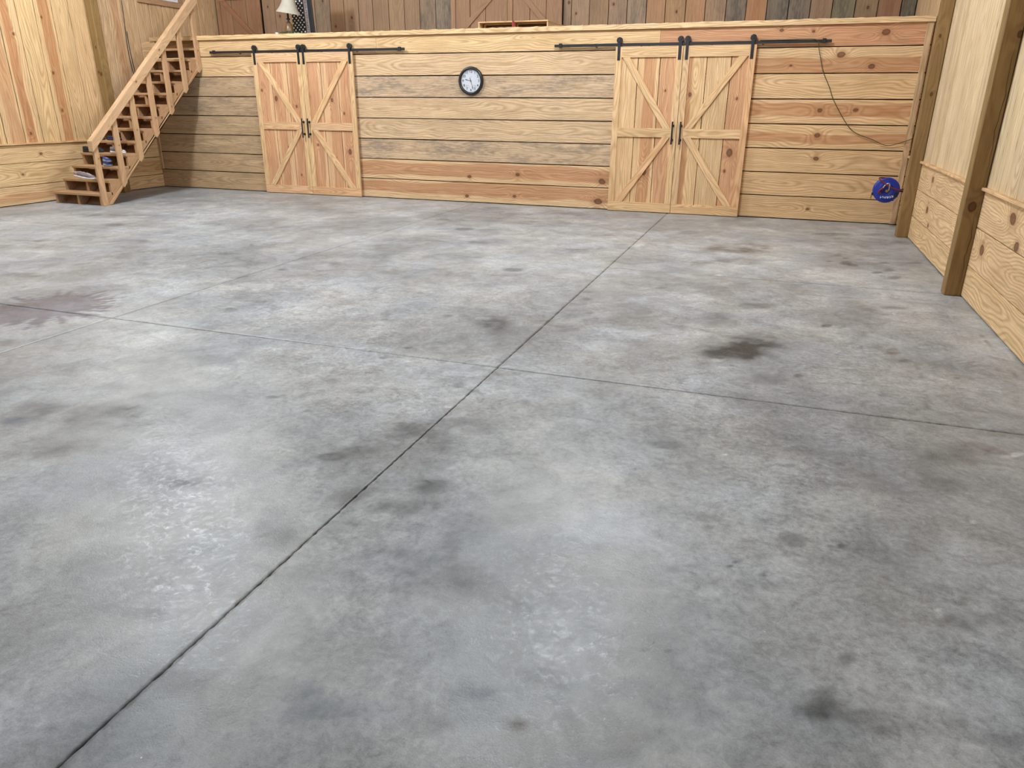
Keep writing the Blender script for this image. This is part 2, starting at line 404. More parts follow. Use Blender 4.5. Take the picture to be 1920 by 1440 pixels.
# ------------------------------------------------------------------ floor: four-way sawn concrete slabs
np.random.seed(3)
def vnoise(x, y, sc, seed):
    r = np.random.RandomState(seed)
    G = r.rand(256, 256)
    u, v = x * sc + 90.3, y * sc + 70.7
    i, j = np.floor(u).astype(int), np.floor(v).astype(int)
    fu, fv = u - i, v - j
    fu, fv = fu * fu * (3 - 2 * fu), fv * fv * (3 - 2 * fv)
    g = lambda a, b: G[a % 256, b % 256]
    return (g(i, j) * (1 - fu) + g(i + 1, j) * fu) * (1 - fv) + (g(i, j + 1) * (1 - fu) + g(i + 1, j + 1) * fu) * fv
def fbm(x, y, sc, seed, oc=4):
    t, a, n = 0, 1, 0
    for k in range(oc):
        t = t + a * vnoise(x, y, sc * 2 ** k, seed + k); n += a; a *= 0.55
    return t / n
STAINS_AND_SHEEN = [  # floor stains, plus pale far-left patches that paint in lamp reflections
(-0.288,5.413,0.142,0.054,-0.019,0.236,0.16,0.5,0), (-0.085,4.838,0.285,0.107,-0.021,0.383,0.24,0.8,0), (-0.125,4.658,0.195,0.073,-0.009,0.145,0.2,0.6,0),
(0.076,5.233,0.214,0.081,-0.004,0.163,0.12,0.7,1), (0.069,4.214,0.206,0.077,-0.003,0.111,0.14,0.7,0), (-0.022,5.954,0.181,0.069,-0.004,0.121,0.2,0.5,0),
(0.853,5.095,0.043,0.016,0.004,0.037,0.25,0.5,1), (0.844,5.022,0.046,0.017,0.004,0.036,0.25,0.5,1), (0.904,4.877,0.054,0.02,0.006,0.045,0.22,0.6,0),
(0.475,5.539,0.048,0.018,0.002,0.051,0.32,0.3,0), (0.276,4.367,0.042,0.016,0.001,0.039,0.3,0.4,0), (0.613,4.408,0.015,0.006,0.001,0.014,0.3,0.4,0),
(0.763,8.033,0.072,0.028,0.008,0.116,0.3,0.3,0), (0.826,7.946,0.061,0.024,0.006,0.085,0.28,0.3,0), (0.785,8.304,0.037,0.014,0.004,0.062,0.2,0.4,0),
(0.711,8.459,0.054,0.021,0.005,0.096,0.15,0.5,0), (1.012,7.65,0.049,0.019,0.006,0.065,0.3,0.3,0), (1.131,7.798,0.069,0.027,0.009,0.081,0.22,0.3,0),
(1.128,8.175,0.062,0.024,0.007,0.065,0.25,0.3,0), (1.142,7.456,0.066,0.025,0.009,0.074,0.22,0.4,0), (1.417,8.287,0.093,0.036,0.009,0.066,0.2,0.5,0),
(0.613,8.06,0.041,0.016,0.002,0.044,0.2,0.4,0), (0.717,4.191,0.039,0.015,0.007,0.061,0.2,0.6,0), (1.146,4.645,0.018,0.007,0.004,0.02,0.3,0.4,0),
(1.02,6.281,0.161,0.061,0.009,0.072,0.18,0.7,0), (0.668,6.27,0.204,0.078,0.01,0.146,0.08,0.8,0), (-0.497,7.628,0.515,0.2,-0.021,0.25,0.13,0.8,0),
(-0.225,8.518,0.451,0.177,-0.019,0.405,0.16,0.8,1), (-0.968,9.338,0.157,0.062,-0.019,0.164,0.2,0.5,0), (0.728,9.841,0.25,0.099,0.009,0.171,0.2,0.7,0),
(1.229,10.04,0.189,0.075,0.013,0.131,0.15,0.6,0), (-2.293,6.498,0.101,0.039,-0.032,0.09,0.3,0.25,0), (-3.653,8.532,0.126,0.05,-0.057,0.134,0.28,0.3,0),
(-3.151,7.758,0.126,0.05,-0.064,0.159,0.13,0.6,0), (-4.035,7.125,0.165,0.065,-0.078,0.142,0.12,0.7,0), (-4.274,9.206,0.102,0.041,-0.051,0.111,0.2,0.4,0),
(-2.204,4.794,0.045,0.017,-0.018,0.04,0.22,0.4,0), (-2.611,4.547,0.033,0.013,-0.014,0.025,0.18,0.4,0), (-2.135,4.007,0.023,0.009,-0.013,0.025,0.3,0.3,0),
(-2.191,3.782,0.028,0.011,-0.015,0.027,0.22,0.5,0), (-1.865,4.085,0.163,0.061,-0.04,0.09,0.16,0.7,0), (-1.792,4.725,0.163,0.062,-0.087,0.229,0.2,0.8,0),
(-2.024,4.99,0.096,0.036,-0.04,0.099,0.14,0.7,0), (-1.971,7.666,0.327,0.128,-0.055,0.208,0.12,0.8,0), (-1.931,8.787,0.367,0.146,-0.061,0.266,0.12,0.8,1),
(-1.412,5.909,0.06,0.023,-0.014,0.055,0.18,0.5,0), (-1.35,5.663,0.045,0.017,-0.013,0.051,0.22,0.4,0), (-1.221,5.263,0.031,0.012,-0.007,0.03,0.2,0.4,0),
(-0.834,6.274,0.061,0.024,-0.009,0.059,0.2,0.5,0), (-1.413,3.814,0.084,0.031,-0.029,0.078,0.22,0.7,1), (-1.12,3.395,0.029,0.011,-0.019,0.056,0.2,0.6,0),
(-2.134,4.043,0.328,0.123,-0.102,0.201,0.08,0.9,0), (-1.416,3.253,0.159,0.059,-0.1,0.235,0.14,0.9,0), (-1.526,2.792,0.312,0.115,-0.083,0.16,0.16,0.9,0),
(-1.721,2.539,0.16,0.059,-0.053,0.084,0.14,0.9,0), (-1.561,3.515,0.04,0.015,-0.02,0.046,0.2,0.5,0), (-0.334,3.152,0.085,0.032,-0.008,0.052,0.22,0.3,0),
(-0.439,2.9,0.135,0.05,-0.019,0.102,-0.05,0.9,0), (-1.742,2.492,0.068,0.025,-0.026,0.041,0.3,0.35,0), (-1.744,2.496,0.036,0.013,-0.013,0.021,-0.32,0.4,0),
(-1.621,2.605,0.069,0.026,-0.02,0.034,0.12,0.6,0), (-1.734,2.653,0.024,0.009,-0.009,0.015,-0.12,0.4,0), (-1.49,3.21,0.026,0.01,-0.012,0.026,-0.14,0.4,0),
(-1.402,3.094,0.028,0.01,-0.011,0.025,-0.16,0.4,0), (-1.431,2.938,0.027,0.01,-0.009,0.02,-0.2,0.3,0), (-1.382,2.765,0.031,0.011,-0.007,0.015,-0.2,0.3,0),
(-1.369,3.143,0.036,0.013,-0.013,0.032,-0.12,0.5,0), (-1.571,3.12,0.031,0.012,-0.015,0.032,-0.14,0.5,0), (-1.587,2.969,0.03,0.011,-0.012,0.024,-0.14,0.5,0),
(-1.546,2.723,0.028,0.01,-0.011,0.02,-0.16,0.5,0), (-1.684,2.641,0.023,0.009,-0.012,0.02,-0.16,0.5,0), (-1.471,3.352,0.033,0.012,-0.012,0.028,-0.12,0.5,0),
(-1.273,3.017,0.035,0.013,-0.01,0.023,-0.1,0.5,0), (-1.509,2.505,0.031,0.011,-0.013,0.022,-0.12,0.5,0), (-2.26,1.717,0.042,0.015,-0.028,0.026,0.18,0.6,0),
(-2.236,1.41,0.041,0.015,-0.028,0.022,0.18,0.6,0), (-2.06,1.405,0.067,0.024,-0.035,0.03,0.14,0.7,0), (-2.276,1.732,0.019,0.007,-0.016,0.014,-0.14,0.5,0),
(-3.273,2.451,0.331,0.123,-0.178,0.153,0.16,0.9,0), (-2.991,2.519,0.152,0.056,-0.151,0.145,0.18,0.9,0), (-3.087,2.093,0.367,0.136,-0.111,0.089,0.16,0.9,0),
(-3.004,2.782,0.162,0.06,-0.081,0.084,0.1,0.9,0), (-3.41,2.293,0.149,0.055,-0.06,0.047,0.18,0.9,3), (-2.183,2.077,0.126,0.046,-0.047,0.051,0.12,0.8,0),
(-2.305,2.057,0.063,0.023,-0.028,0.029,0.1,0.7,0), (-3.123,2.543,0.116,0.043,-0.051,0.048,-0.14,0.7,0), (-2.859,2.207,0.093,0.034,-0.033,0.03,-0.14,0.6,0),
(-3.185,2.117,0.07,0.026,-0.042,0.033,-0.14,0.6,0), (-1.195,2.068,0.322,0.118,-0.142,0.265,0.17,0.9,0), (-0.926,1.914,0.192,0.07,-0.072,0.157,0.2,0.8,0),
(-1.225,2.405,0.126,0.046,-0.036,0.074,0.18,0.8,0), (-1.369,2.213,0.222,0.081,-0.063,0.111,0.12,0.9,0), (-1.056,1.771,0.151,0.055,-0.056,0.103,0.12,0.9,0),
(-1.274,1.691,0.201,0.073,-0.099,0.15,0.08,0.9,0), (-0.893,1.264,0.228,0.082,-0.034,0.056,0.1,0.8,3), (-1.06,1.264,0.082,0.03,-0.023,0.033,0.12,0.8,3),
(-0.599,1.411,0.068,0.025,-0.01,0.025,0.2,0.7,3), (-0.675,1.268,0.091,0.033,-0.018,0.037,0.14,0.8,0), (-1.363,1.175,0.083,0.03,-0.036,0.039,0.14,0.8,0),
(-1.7,1.363,0.094,0.034,-0.036,0.036,0.08,0.9,0), (-0.442,1.541,0.064,0.023,-0.012,0.039,0.12,0.35,0), (-0.375,1.523,0.035,0.013,-0.005,0.019,0.12,0.4,0),
(-0.454,1.348,0.018,0.007,-0.006,0.016,0.3,0.6,1), (-0.454,1.348,0.047,0.017,-0.012,0.036,0.1,0.9,1), (-0.198,1.734,0.012,0.004,-0.002,0.01,0.4,0.4,0),
(-0.13,1.751,0.007,0.003,-0.001,0.009,0.2,0.4,0), (-0.163,2.166,0.038,0.014,-0.003,0.025,0.14,0.6,0), (-0.53,2.113,0.018,0.006,-0.003,0.013,0.16,0.4,1),
(-0.046,1.561,0.094,0.034,-0.005,0.041,0.24,0.7,3), (-0.192,1.579,0.069,0.025,-0.009,0.049,0.12,0.9,3), (0.011,1.544,0.053,0.019,-0.003,0.029,0.2,0.8,3),
(-0.147,1.405,0.101,0.037,-0.012,0.065,0.1,0.9,1), (0.108,1.48,0.088,0.032,-0.003,0.067,0.2,0.9,0), (0.211,2.494,0.056,0.02,0,0.067,0.26,0.5,0),
(0.391,2.52,0.017,0.006,0.001,0.017,0.3,0.4,0), (0.125,2.239,0.019,0.007,-0.001,0.022,0.32,0.4,0), (0.039,2.29,0.016,0.006,-0.001,0.015,0.34,0.3,0),
(0.011,2.246,0.014,0.005,-0.001,0.014,0.3,0.35,0), (0.118,2.608,0.014,0.005,-0,0.016,0.2,0.4,0), (-0.085,2.478,0.025,0.009,-0.002,0.023,0.2,0.4,0),
(0.37,1.9,0.025,0.009,0.003,0.038,0.22,0.45,0), (0.278,1.963,0.014,0.005,0.001,0.023,0.18,0.5,0), (0.213,3.123,0.045,0.017,0,0.027,0.2,0.5,0),
(-0.104,2.207,0.031,0.011,-0.002,0.019,0.16,0.5,0), (0.059,2.162,0.186,0.068,-0.003,0.048,0.12,0.8,0), (0.121,2.364,0.072,0.026,-0.001,0.041,0.1,0.8,0),
(0.479,3.184,0.357,0.131,0.02,0.275,0.05,0.9,0), (0.814,3.307,0.335,0.123,0.054,0.342,0.09,0.9,0), (0.276,1.668,0.08,0.029,0.001,0.043,0.22,0.8,0),
(0.394,1.682,0.066,0.024,0.003,0.039,0.18,0.8,0), (0.298,1.726,0.034,0.012,0.003,0.062,0.14,0.8,0), (0.455,1.658,0.065,0.023,0.003,0.026,0.16,0.8,0),
(0.693,1.709,0.102,0.037,0.008,0.038,0.16,0.9,0), (0.715,2.214,0.174,0.063,0.011,0.057,0.12,0.9,0), (0.496,2.467,0.196,0.072,0.01,0.106,0.08,0.9,0),
(0.49,1.644,0.028,0.01,0.002,0.018,-0.14,0.5,0), (0.628,2.696,0.114,0.042,0.012,0.089,-0.06,0.9,1), (0.791,2.296,0.042,0.015,0.006,0.027,-0.14,0.6,0),
(0.862,2.165,0.021,0.008,0.011,0.043,-0.2,0.4,0), (-0.015,2.003,0.019,0.007,-0.001,0.016,-0.12,0.5,0), (0.594,2.646,0.131,0.048,0.019,0.158,0.05,0.9,1),
(1.134,3.622,0.085,0.031,0.014,0.065,0.4,0.6,2), (1.08,3.644,0.143,0.053,0.019,0.092,0.14,0.9,2), (1.165,3.569,0.042,0.015,0.004,0.019,-0.4,0.5,0),
(1.208,3.608,0.037,0.014,0.006,0.025,-0.4,0.4,0), (-3.85,4.361,0.061,0.023,-0.047,0.056,0.26,0.35,0), (-3.98,4.677,0.105,0.04,-0.068,0.085,0.1,0.6,0),
(-4.355,5.725,0.047,0.018,-0.029,0.04,0.25,0.4,0), (-7.974,7.173,0.138,0.055,-0.105,0.099,0.22,0.5,0), (-7.85,5.978,0.066,0.026,-0.067,0.054,0.25,0.5,0),
(-5.19,7.618,0.181,0.072,-0.088,0.133,0.1,0.7,0), (-4.114,6.082,0.196,0.076,-0.071,0.109,0.12,0.8,0), (-8.379,7.873,0.405,0.164,-0.198,0.194,0.08,0.8,0),
(-6.438,4.673,0.18,0.069,-0.101,0.08,0.12,0.8,0), (-4.704,3.196,0.098,0.037,-0.097,0.074,0.16,0.7,0), (-4.31,3.345,0.197,0.074,-0.06,0.052,0.08,0.8,0),
(-2.143,2.907,0.031,0.012,-0.012,0.018,0.15,0.5,0), (-2.438,2.993,0.038,0.014,-0.014,0.019,0.25,0.5,0), (-3.193,3.417,0.187,0.07,-0.057,0.066,0.08,0.9,0),
(-2.274,3.312,0.057,0.021,-0.028,0.044,0.1,0.7,0), (-4.433,4.997,0.474,0.182,-0.188,0.225,-0.09,0.9,3), (-3.864,3.772,0.416,0.157,-0.132,0.14,-0.08,0.9,3),
(-3.286,3.075,0.469,0.175,-0.137,0.142,-0.07,0.9,3), (-2.82,3.726,0.29,0.109,-0.078,0.11,-0.09,0.9,3), (-4.856,6.7,0.325,0.127,-0.129,0.185,-0.08,0.9,0),
(-1.414,8.297,0.114,0.045,-0.031,0.168,-0.16,0.6,3), (-1.51,6.504,0.326,0.126,-0.074,0.305,-0.08,0.9,3), (-1.516,4.947,0.148,0.056,-0.068,0.216,-0.1,0.8,0),
(-1.018,1.701,0.042,0.015,-0.012,0.022,-0.2,0.35,0), (-1.095,1.696,0.049,0.018,-0.02,0.034,0.1,0.6,0), (-1.701,2.182,0.124,0.045,-0.042,0.06,-0.06,0.8,0),
(-0.647,2.667,0.3,0.11,-0.073,0.275,-0.06,0.9,0), (-2.11,2.514,0.282,0.104,-0.08,0.105,-0.05,0.9,0), (-0.875,1.859,0.007,0.002,-0.004,0.009,-0.4,0.3,0),
(0.587,2.082,0.009,0.003,0.002,0.012,-0.3,0.3,0), (0.574,2.136,0.009,0.003,0.002,0.011,-0.25,0.3,0), (0.653,2.227,0.011,0.004,0.002,0.012,-0.3,0.3,0),
(0.659,2.212,0.008,0.003,0.001,0.009,-0.3,0.3,0), (0.534,2.175,0.01,0.003,0.001,0.011,-0.22,0.4,0), (0.625,2.258,0.013,0.005,0.002,0.012,-0.18,0.4,0),
(0.669,2.295,0.01,0.004,0.002,0.012,-0.2,0.4,0), (0.884,2.877,0.01,0.004,0.003,0.018,-0.35,0.3,0), (0.976,3.073,0.018,0.007,0.003,0.015,-0.18,0.4,0),
(-0.407,6.978,0.019,0.007,-0.003,0.038,-0.4,0.3,0), (-0.064,3.133,0.007,0.003,-0.001,0.011,-0.4,0.3,0), (0.519,1.612,0.009,0.003,0.001,0.007,-0.3,0.4,0),
(-1.095,1.583,0.022,0.008,-0.007,0.011,-0.05,0.5,0), (-0.474,1.755,0.093,0.034,-0.042,0.142,-0.04,0.9,0), (-1.919,1.283,0.141,0.051,-0.088,0.076,-0.06,0.9,0),
(-2.061,1.675,0.22,0.08,-0.138,0.136,-0.06,0.9,0), (-1.404,1.526,0.096,0.035,-0.051,0.066,0.1,0.8,0), (-1.566,1.856,0.11,0.04,-0.065,0.088,0.1,0.8,0),
(-0.86,4.583,0.087,0.033,-0.021,0.102,-0.09,0.6,1), (-0.528,5.996,0.249,0.095,-0.032,0.287,-0.06,0.9,0), (-0.195,4.487,0.044,0.017,-0.002,0.031,-0.14,0.5,0),
(-0.137,4.352,0.123,0.046,-0.007,0.099,-0.06,0.8,0), ]
JX = [-4.50, -1.455]
JY = [3.86, 6.93]
def stain_sheen_field(x, y):
    n = len(x)
    col = np.ones((n, 3))
    wx = x + 0.10 * (fbm(x, y, 4, 11) - 0.5)
    wy = y + 0.10 * (fbm(x, y, 4, 21) - 0.5)
    rag = fbm(x, y, 9, 31) - 0.5
    fine = fbm(x, y, 24, 41, 3)
    patchy = np.clip((fbm(x, y, 5.5, 91, 5) - 0.5) * 4.0 + 0.85, 0.1, 1.45)
    cloud = fbm(x, y, 0.55, 51, 5) - 0.5
    swirl = fbm(x + 0.5 * fbm(x, y, 1.2, 61), y + 0.5 * fbm(x, y, 1.2, 71), 2.0, 81, 5) - 0.5
    v = 1.0 + 0.45 * cloud + 1.05 * swirl
    col *= v[:, None]
    dark = np.array([1.0, 1.0, 1.0]); brown = np.array([0.90, 1.0, 1.08]); purp = np.array([0.92, 1.03, 1.02]); blue = np.array([1.08, 1.0, 0.86])
    tin = [dark, brown, purp, blue]
    for cx, cy, ux, uy, vx, vy, st, ed, ti in STAINS_AND_SHEEN:
        if ed >= .8: st *= 1.5
        rad = max(abs(ux) + abs(vx), abs(uy) + abs(vy)) * 1.5 + 0.1
        k = np.where((np.abs(x - cx) < rad) & (np.abs(y - cy) < rad))[0]
        if len(k) == 0: continue
        det = ux * vy - uy * vx
        amp = min(1.0, 2.2 * (rad - 0.1))
        dx, dy = (wx[k] - x[k]) * amp + x[k] - cx, (wy[k] - y[k]) * amp + y[k] - cy
        a, b = (dx * vy - dy * vx) / det, (-dx * uy + dy * ux) / det
        d = np.sqrt(a * a + b * b) + 0.42 * rag[k]
        t = np.clip((1.0 + 0.35 * ed - d) / (0.25 + 0.9 * ed), 0, 1)
        t = t * t * (3 - 2 * t) * (0.62 + 0.76 * fine[k])
        if ed >= .6: t = t * patchy[k]
        col[k] *= 1 - np.clip(st * 1.75 * t[:, None] * tin[int(ti)][None], -0.6, 0.85)
    # big dried spill with a radiating edge
    cx, cy = -5.17, 3.93
    th = np.arctan2(y - cy, x - cx); rr = np.hypot(x - cx, y - cy)
    sp = vnoise(th * 16, rr * 0.8, 1.0, 5) * 0.6 + vnoise(th * 40, rr * 0.8, 1.0, 6) * 0.4
    edge = 0.42 + 0.50 * (sp - 0.45)
    t = np.clip((edge - rr) / 0.03, 0, 1) * (0.8 + 0.35 * (fine - 0.3))
    col *= 1 - t[:, None] * np.array([0.60, 0.655, 0.60])[None]
    # hairline cracks and scuffs
    for P, w, s in (([(0.967, 4.901), (0.963, 4.763), (0.963, 4.663), (0.938, 4.42), (0.923, 4.243), (0.907, 4.055)], 0.009, 0.5),
                    ([(1.501, 5.691), (1.49, 5.53), (1.498, 5.268)], 0.014, 0.4), ([(1.494, 4.932), (1.499, 4.777)], 0.012, 0.4),
                    ([(-1.172, 1.257), (-1.147, 1.27), (-1.128, 1.286)], 0.005, 0.35)):
        for (ax, ay), (bx, by) in zip(P, P[1:]):
            k = np.where((x > min(ax, bx) - 0.1) & (x < max(ax, bx) + 0.1) & (y > min(ay, by) - 0.1) & (y < max(ay, by) + 0.1))[0]
            if len(k) == 0: continue
            L2 = (bx - ax) ** 2 + (by - ay) ** 2
            tt = np.clip(((x[k] - ax) * (bx - ax) + (y[k] - ay) * (by - ay)) / L2, 0, 1)
            dd = np.hypot(x[k] + 0.03 * rag[k] - ax - tt * (bx - ax), y[k] - ay - tt * (by - ay))
            col[k] *= (1 - s * np.clip(1 - dd / (w * 1.5), 0, 1) * (fine[k] > 0.4))[:, None]
    # grime along the saw cuts
    for jx in JX: col *= (1 - (0.10 if jx > -2 else 0.08) * np.exp(-((x - jx) / 0.03) ** 2) * (0.4 + fine))[:, None]
    for jy in JY: col *= (1 - np.where(x > JX[1], 0.10, 0.03) * np.exp(-((y - jy) / 0.03) ** 2) * (0.4 + fine))[:, None]
    return np.clip(col, 0.12, 2.0)
fl_bm = bmesh.new()
add_box(fl_bm, ((XL + XR) / 2, (YF + D + 0.3) / 2, -0.06), (XR - XL + 0.4, D + 0.3 - YF, 0.09))
floor = tag(bm_obj('floor', fl_bm, plain('joint_filler', (0.012, 0.012, 0.012), 0.9)), 'grey trowelled concrete floor with dark stains and saw-cut joints', None, None, 'structure')
def slab(x0, x1, y0, y1, dx, dy, gx0, gx1, gy0, gy1):
    xs = np.linspace(x0, x1, max(2, int((x1 - x0) / dx) + 1))
    ys = np.linspace(y0, y1, max(2, int((y1 - y0) / dy) + 1))
    X, Y = np.meshgrid(xs, ys)
    nx, ny = len(xs), len(ys)
    X = X.copy(); Y = Y.copy()
    rs = np.random.RandomState(int(abs(x0 * 100 + y0 * 10)) + 1)
    # slightly crumbled cut edges
    X[:, 0] += gx0 / 2 * (1 + 0.5 * rs.randn(ny).clip(-1.2, 1.6)); X[:, -1] -= gx1 / 2 * (1 + 0.5 * rs.randn(ny).clip(-1.2, 1.6))
    Y[0, :] += gy0 / 2 * (1 + 0.5 * rs.randn(nx).clip(-1.2, 1.6)); Y[-1, :] -= gy1 / 2 * (1 + 0.5 * rs.randn(nx).clip(-1.2, 1.6))
    P = np.stack([X.ravel(), Y.ravel(), np.zeros(nx * ny)], 1)
    # skirt down the cut
    ring = np.concatenate([np.arange(nx), np.arange(1, ny) * nx + nx - 1, (ny - 1) * nx + np.arange(nx - 2, -1, -1), np.arange(ny - 2, 0, -1) * nx])
    low = P[ring].copy(); low[:, 2] = -0.015
    i = np.arange(nx - 1)[None] + np.arange(ny - 1)[:, None] * nx
    i = i.ravel()
    F = np.stack([i, i + 1, i + 1 + nx, i + nx], 1)
    k = np.arange(len(ring)); kn = (k + 1) % len(ring)
    F2 = np.stack([ring[kn], ring[k], len(P) + k, len(P) + kn], 1)
    V = np.concatenate([P, low]); F = np.concatenate([F, F2])
    me = bpy.data.meshes.new('slab')
    me.vertices.add(len(V)); me.vertices.foreach_set('co', V.ravel())
    me.loops.add(F.size); me.loops.foreach_set('vertex_index', F.ravel().astype(np.int32))
    me.polygons.add(len(F)); me.polygons.foreach_set('loop_start', np.arange(0, F.size, 4, dtype=np.int32))
    me.update(calc_edges=True); me.validate()
    ca = me.color_attributes.new('stain', 'FLOAT_COLOR', 'POINT')  # layer carries the stains and the painted pale sheen
    c3 = stain_sheen_field(V[:, 0], V[:, 1])
    c3[len(P):] *= 0.06
    ca.data.foreach_set('color', np.concatenate([c3, np.ones((len(V), 1))], 1).astype(np.float32).ravel())
    return link('slab', me, M['concrete'], floor)
XS = [XL - 0.05, JX[0], JX[1], XR + 0.05]
YS = [YF, 0.55, JY[0], JY[1], D + 0.05]
GX = {JX[0]: 0.0022, JX[1]: 0.0065}
GY = {JY[0]: 0.0055, JY[1]: 0.0025}
for i in range(3):
    for j in range(4):
        if j == 1: dx = dy = 0.016 if i > 0 else 0.03
        elif j == 0: dx = dy = 0.15
        else: dx, dy = 0.024, 0.03
        slab(XS[i], XS[i + 1], YS[j], YS[j + 1], dx, dy, (0 if j < 2 and i == 1 else GX.get(XS[i], 0)), (0 if j < 2 and i == 0 else GX.get(XS[i + 1], 0)), GY.get(YS[j], 0) * (0, .35, 1)[i], GY.get(YS[j + 1], 0) * (0, .35, 1)[i])

# ------------------------------------------------------------------ shell
def struct(name, label, bm, mat):
    return tag(bm_obj(name, bm, mat), label, None, None, 'structure')
def shell(name, label, c, s, mat):
    bm = bmesh.new(); add_box(bm, c, s)
    return struct(name, label, bm, mat)
wall_back = shell('wall_back', 'half wall of wide horizontal pine planks below the loft', ((XL + XR) / 2, D + 0.065, 1.09), (XR - XL, 0.06, 2.18), M['dark'])
wall_right = shell('wall_right', 'right wall of pine planks below and upright boards above', (XR + 0.075, (YF + YB) / 2, CEIL / 2), (0.07, YB - YF, CEIL), M['dark'])
wall_left = shell('wall_left', 'left wall of pine planks below and upright boards above', (XL - 0.075, (YF + YB) / 2, CEIL / 2), (0.07, YB - YF, CEIL), M['dark'])
wall_loft = shell('wall_loft', 'loft end wall of weathered brown and grey upright boards', ((XL + XR) / 2, YB + 0.06, (LOFT + CEIL) / 2), (XR - XL, 0.07, CEIL - LOFT), M['dark'])
wall_front = shell('wall_front', 'plain pine wall behind the viewer', ((XL + XR) / 2, YF - 0.05, CEIL / 2), (XR - XL, 0.1, CEIL), M['pine'])
ceiling = shell('ceiling', 'white ribbed steel ceiling', ((XL + XR) / 2, (YF + YB) / 2, CEIL + 0.05), (XR - XL + 0.3, YB - YF + 0.3, 0.1), M['ceil'])
floor_loft = shell('floor_loft', 'loft deck behind the top trim', ((XL + XR) / 2, (D + 0.22 + YB) / 2, LOFT - 0.06), (XR - XL, YB - D - 0.22, 0.08), M['loft'])

# ------------------------------------------------------------------ half wall planks
ROW = 0.314
T_ = 0.026
OPEN_L, OPEN_R = -10.50, -9.60      # stair opening in the top row
def bp(x0, x1, z0, z1, **k):
    g = k.pop('gap', 0.013)
    cx, cz = (x0 + x1) / 2, (z0 + z1) / 2
    kn = [(a - cx, b - cz, r) for a, b, r in k.pop('knots', ())]
    h = k.pop('heart', None)
    return board('plank', wall_back, (cx, D, cz), (1, 0, 0), (0, -1, 0), x1 - x0 - 0.003, z1 - z0 - g, T_, M['pine'], heart=h, knots=kn, seg=8, **k)
Lt = (0.80, 0.84, 0.84)
spec = {  # row: (left, middle, right); left tints have the stair's shade painted in
 0: (dict(tint=(0.783, 0.748, 0.688), grey=.4), dict(heart=(.03, .095, .85), tint=(1.0, .98, .95), knots=[(-4.67, .10, .022), (-3.86, .13, .022), (-2.52, .11, .045)]), dict(tint=(.92, .88, .80), knots=[(.45, .15, .014)])),
 1: (dict(tint=(0.791, 0.757, 0.705), grey=.35), dict(heart=(.02, .10, .85), tint=(1.02, .99, .96), knots=[(-4.62, .40, .022), (-3.81, .46, .026), (-2.47, .41, .04)]), dict(tint=(.97, .91, .82))),
 2: (dict(tint=(0.800, 0.774, 0.731), grey=.5), dict(tint=(1.02, 1.0, .99), grey=.9), dict(tint=(.97, .91, .82), knots=[(.46, .82, .024)])),
 3: (dict(tint=(0.808, 0.783, 0.740), grey=.5), dict(tint=(1.0, .99, .98), grey=.3), dict(tint=(1.0, .94, .86), heart=(-.02, .055, .8), knots=[(.43, 1.12, .032)])),
 4: (dict(tint=(0.834, 0.808, 0.783), grey=.8), dict(tint=(1.0, .99, .98), grey=.25), dict(tint=(1.0, .94, .86), heart=(.03, .08, .85), knots=[(.42, 1.43, .03), (.85, 1.44, .02)])),
 5: (dict(tint=(0.843, 0.817, 0.791), grey=.7), dict(tint=(1.02, 1.0, 1.0), grey=.95), dict(tint=(.99, .94, .85))),
 6: (dict(tint=(.94, .92, .84)), dict(tint=(1.02, .99, .96), grey=.25), dict(tint=(.96, .93, .87), heart=(-.07, .09, .85), knots=[(.57, 2.10, .034), (.95, 1.96, .028), (-.02, 1.98, .014)])),
}
for r in range(7):
    z0 = 0.006 + r * ROW if r == 0 else r * ROW
    z1 = (r + 1) * ROW
    for (x0, x1), sp_ in zip(((XL, -7.50), (-7.50, -1.42), (-1.42, XR)), spec[r]):
        bp(x0, x1, z0, z1, **dict(sp_))
bp(OPEN_R, -6.165, 7 * ROW, 2.462, tint=(.97, .94, .85))
bp(-6.165, -1.756, 7 * ROW, 2.462, tint=(1.02, .99, .88))
bp(-1.756, XR, 7 * ROW, 2.462, tint=(1.0, .90, .88), heart=(-.01, .12, .7), knots=[(.2, 2.38, .016), (1.05, 2.36, .035), (-.19, 2.40, .015)])
bp(XL, OPEN_L, 7 * ROW, 2.462, tint=(.85, .82, .75))
# top trim (rough sawn edge), in lengths as the joints show
TY = D - 0.040
for x0, x1 in ((OPEN_L - 0.10, -9.62), (-9.62, -6.511), (-6.511, -4.64), (-4.64, -2.843), (-2.843, XR - .004)):
    L = x1 - x0
    board('trim_1', None, ((x0 + x1) / 2, TY, 2.489), (1, 0, 0), (0, -1, 0), L - 0.002, 0.066, 0.22, M['pine'], tint=((.72, .68, .60) if x1 < -9.6 else vary((1.04, 1.02, .94), .03)), rag=0.004, seg=max(4, int(L / 0.06)), jit=0.0005)  # length over the stair tinted darker, its shadow put into the colour
for o in [o for o in C.objects if o.name.startswith('trim_1')]: o.parent = wall_back; o.name = 'top_trim'
def upright_trim(name, x, z0, z1, w, yface, tint, parent, t=0.02, **k):
    return board(name, parent, (x, yface, (z0 + z1) / 2), (0, 0, 1), (0, -1, 0), z1 - z0, w, t, M['pine'], tint=tint, **k)
upright_trim('end_trim', 1.533, 0.012, 2.455, 0.068, D - 0.020, (.80, .76, .72), wall_back, grey=.3)
upright_trim('jamb', OPEN_L - 0.045, 2.2, 2.455, 0.08, D - 0.02, (.8, .76, .68), wall_back)
board('riser', wall_back, ((OPEN_L + OPEN_R) / 2, D + 0.16, 2.40), (1, 0, 0), (0, -1, 0), OPEN_R - OPEN_L + 0.06, 0.125, T_, M['pine'], tint=(.8, .78, .7))
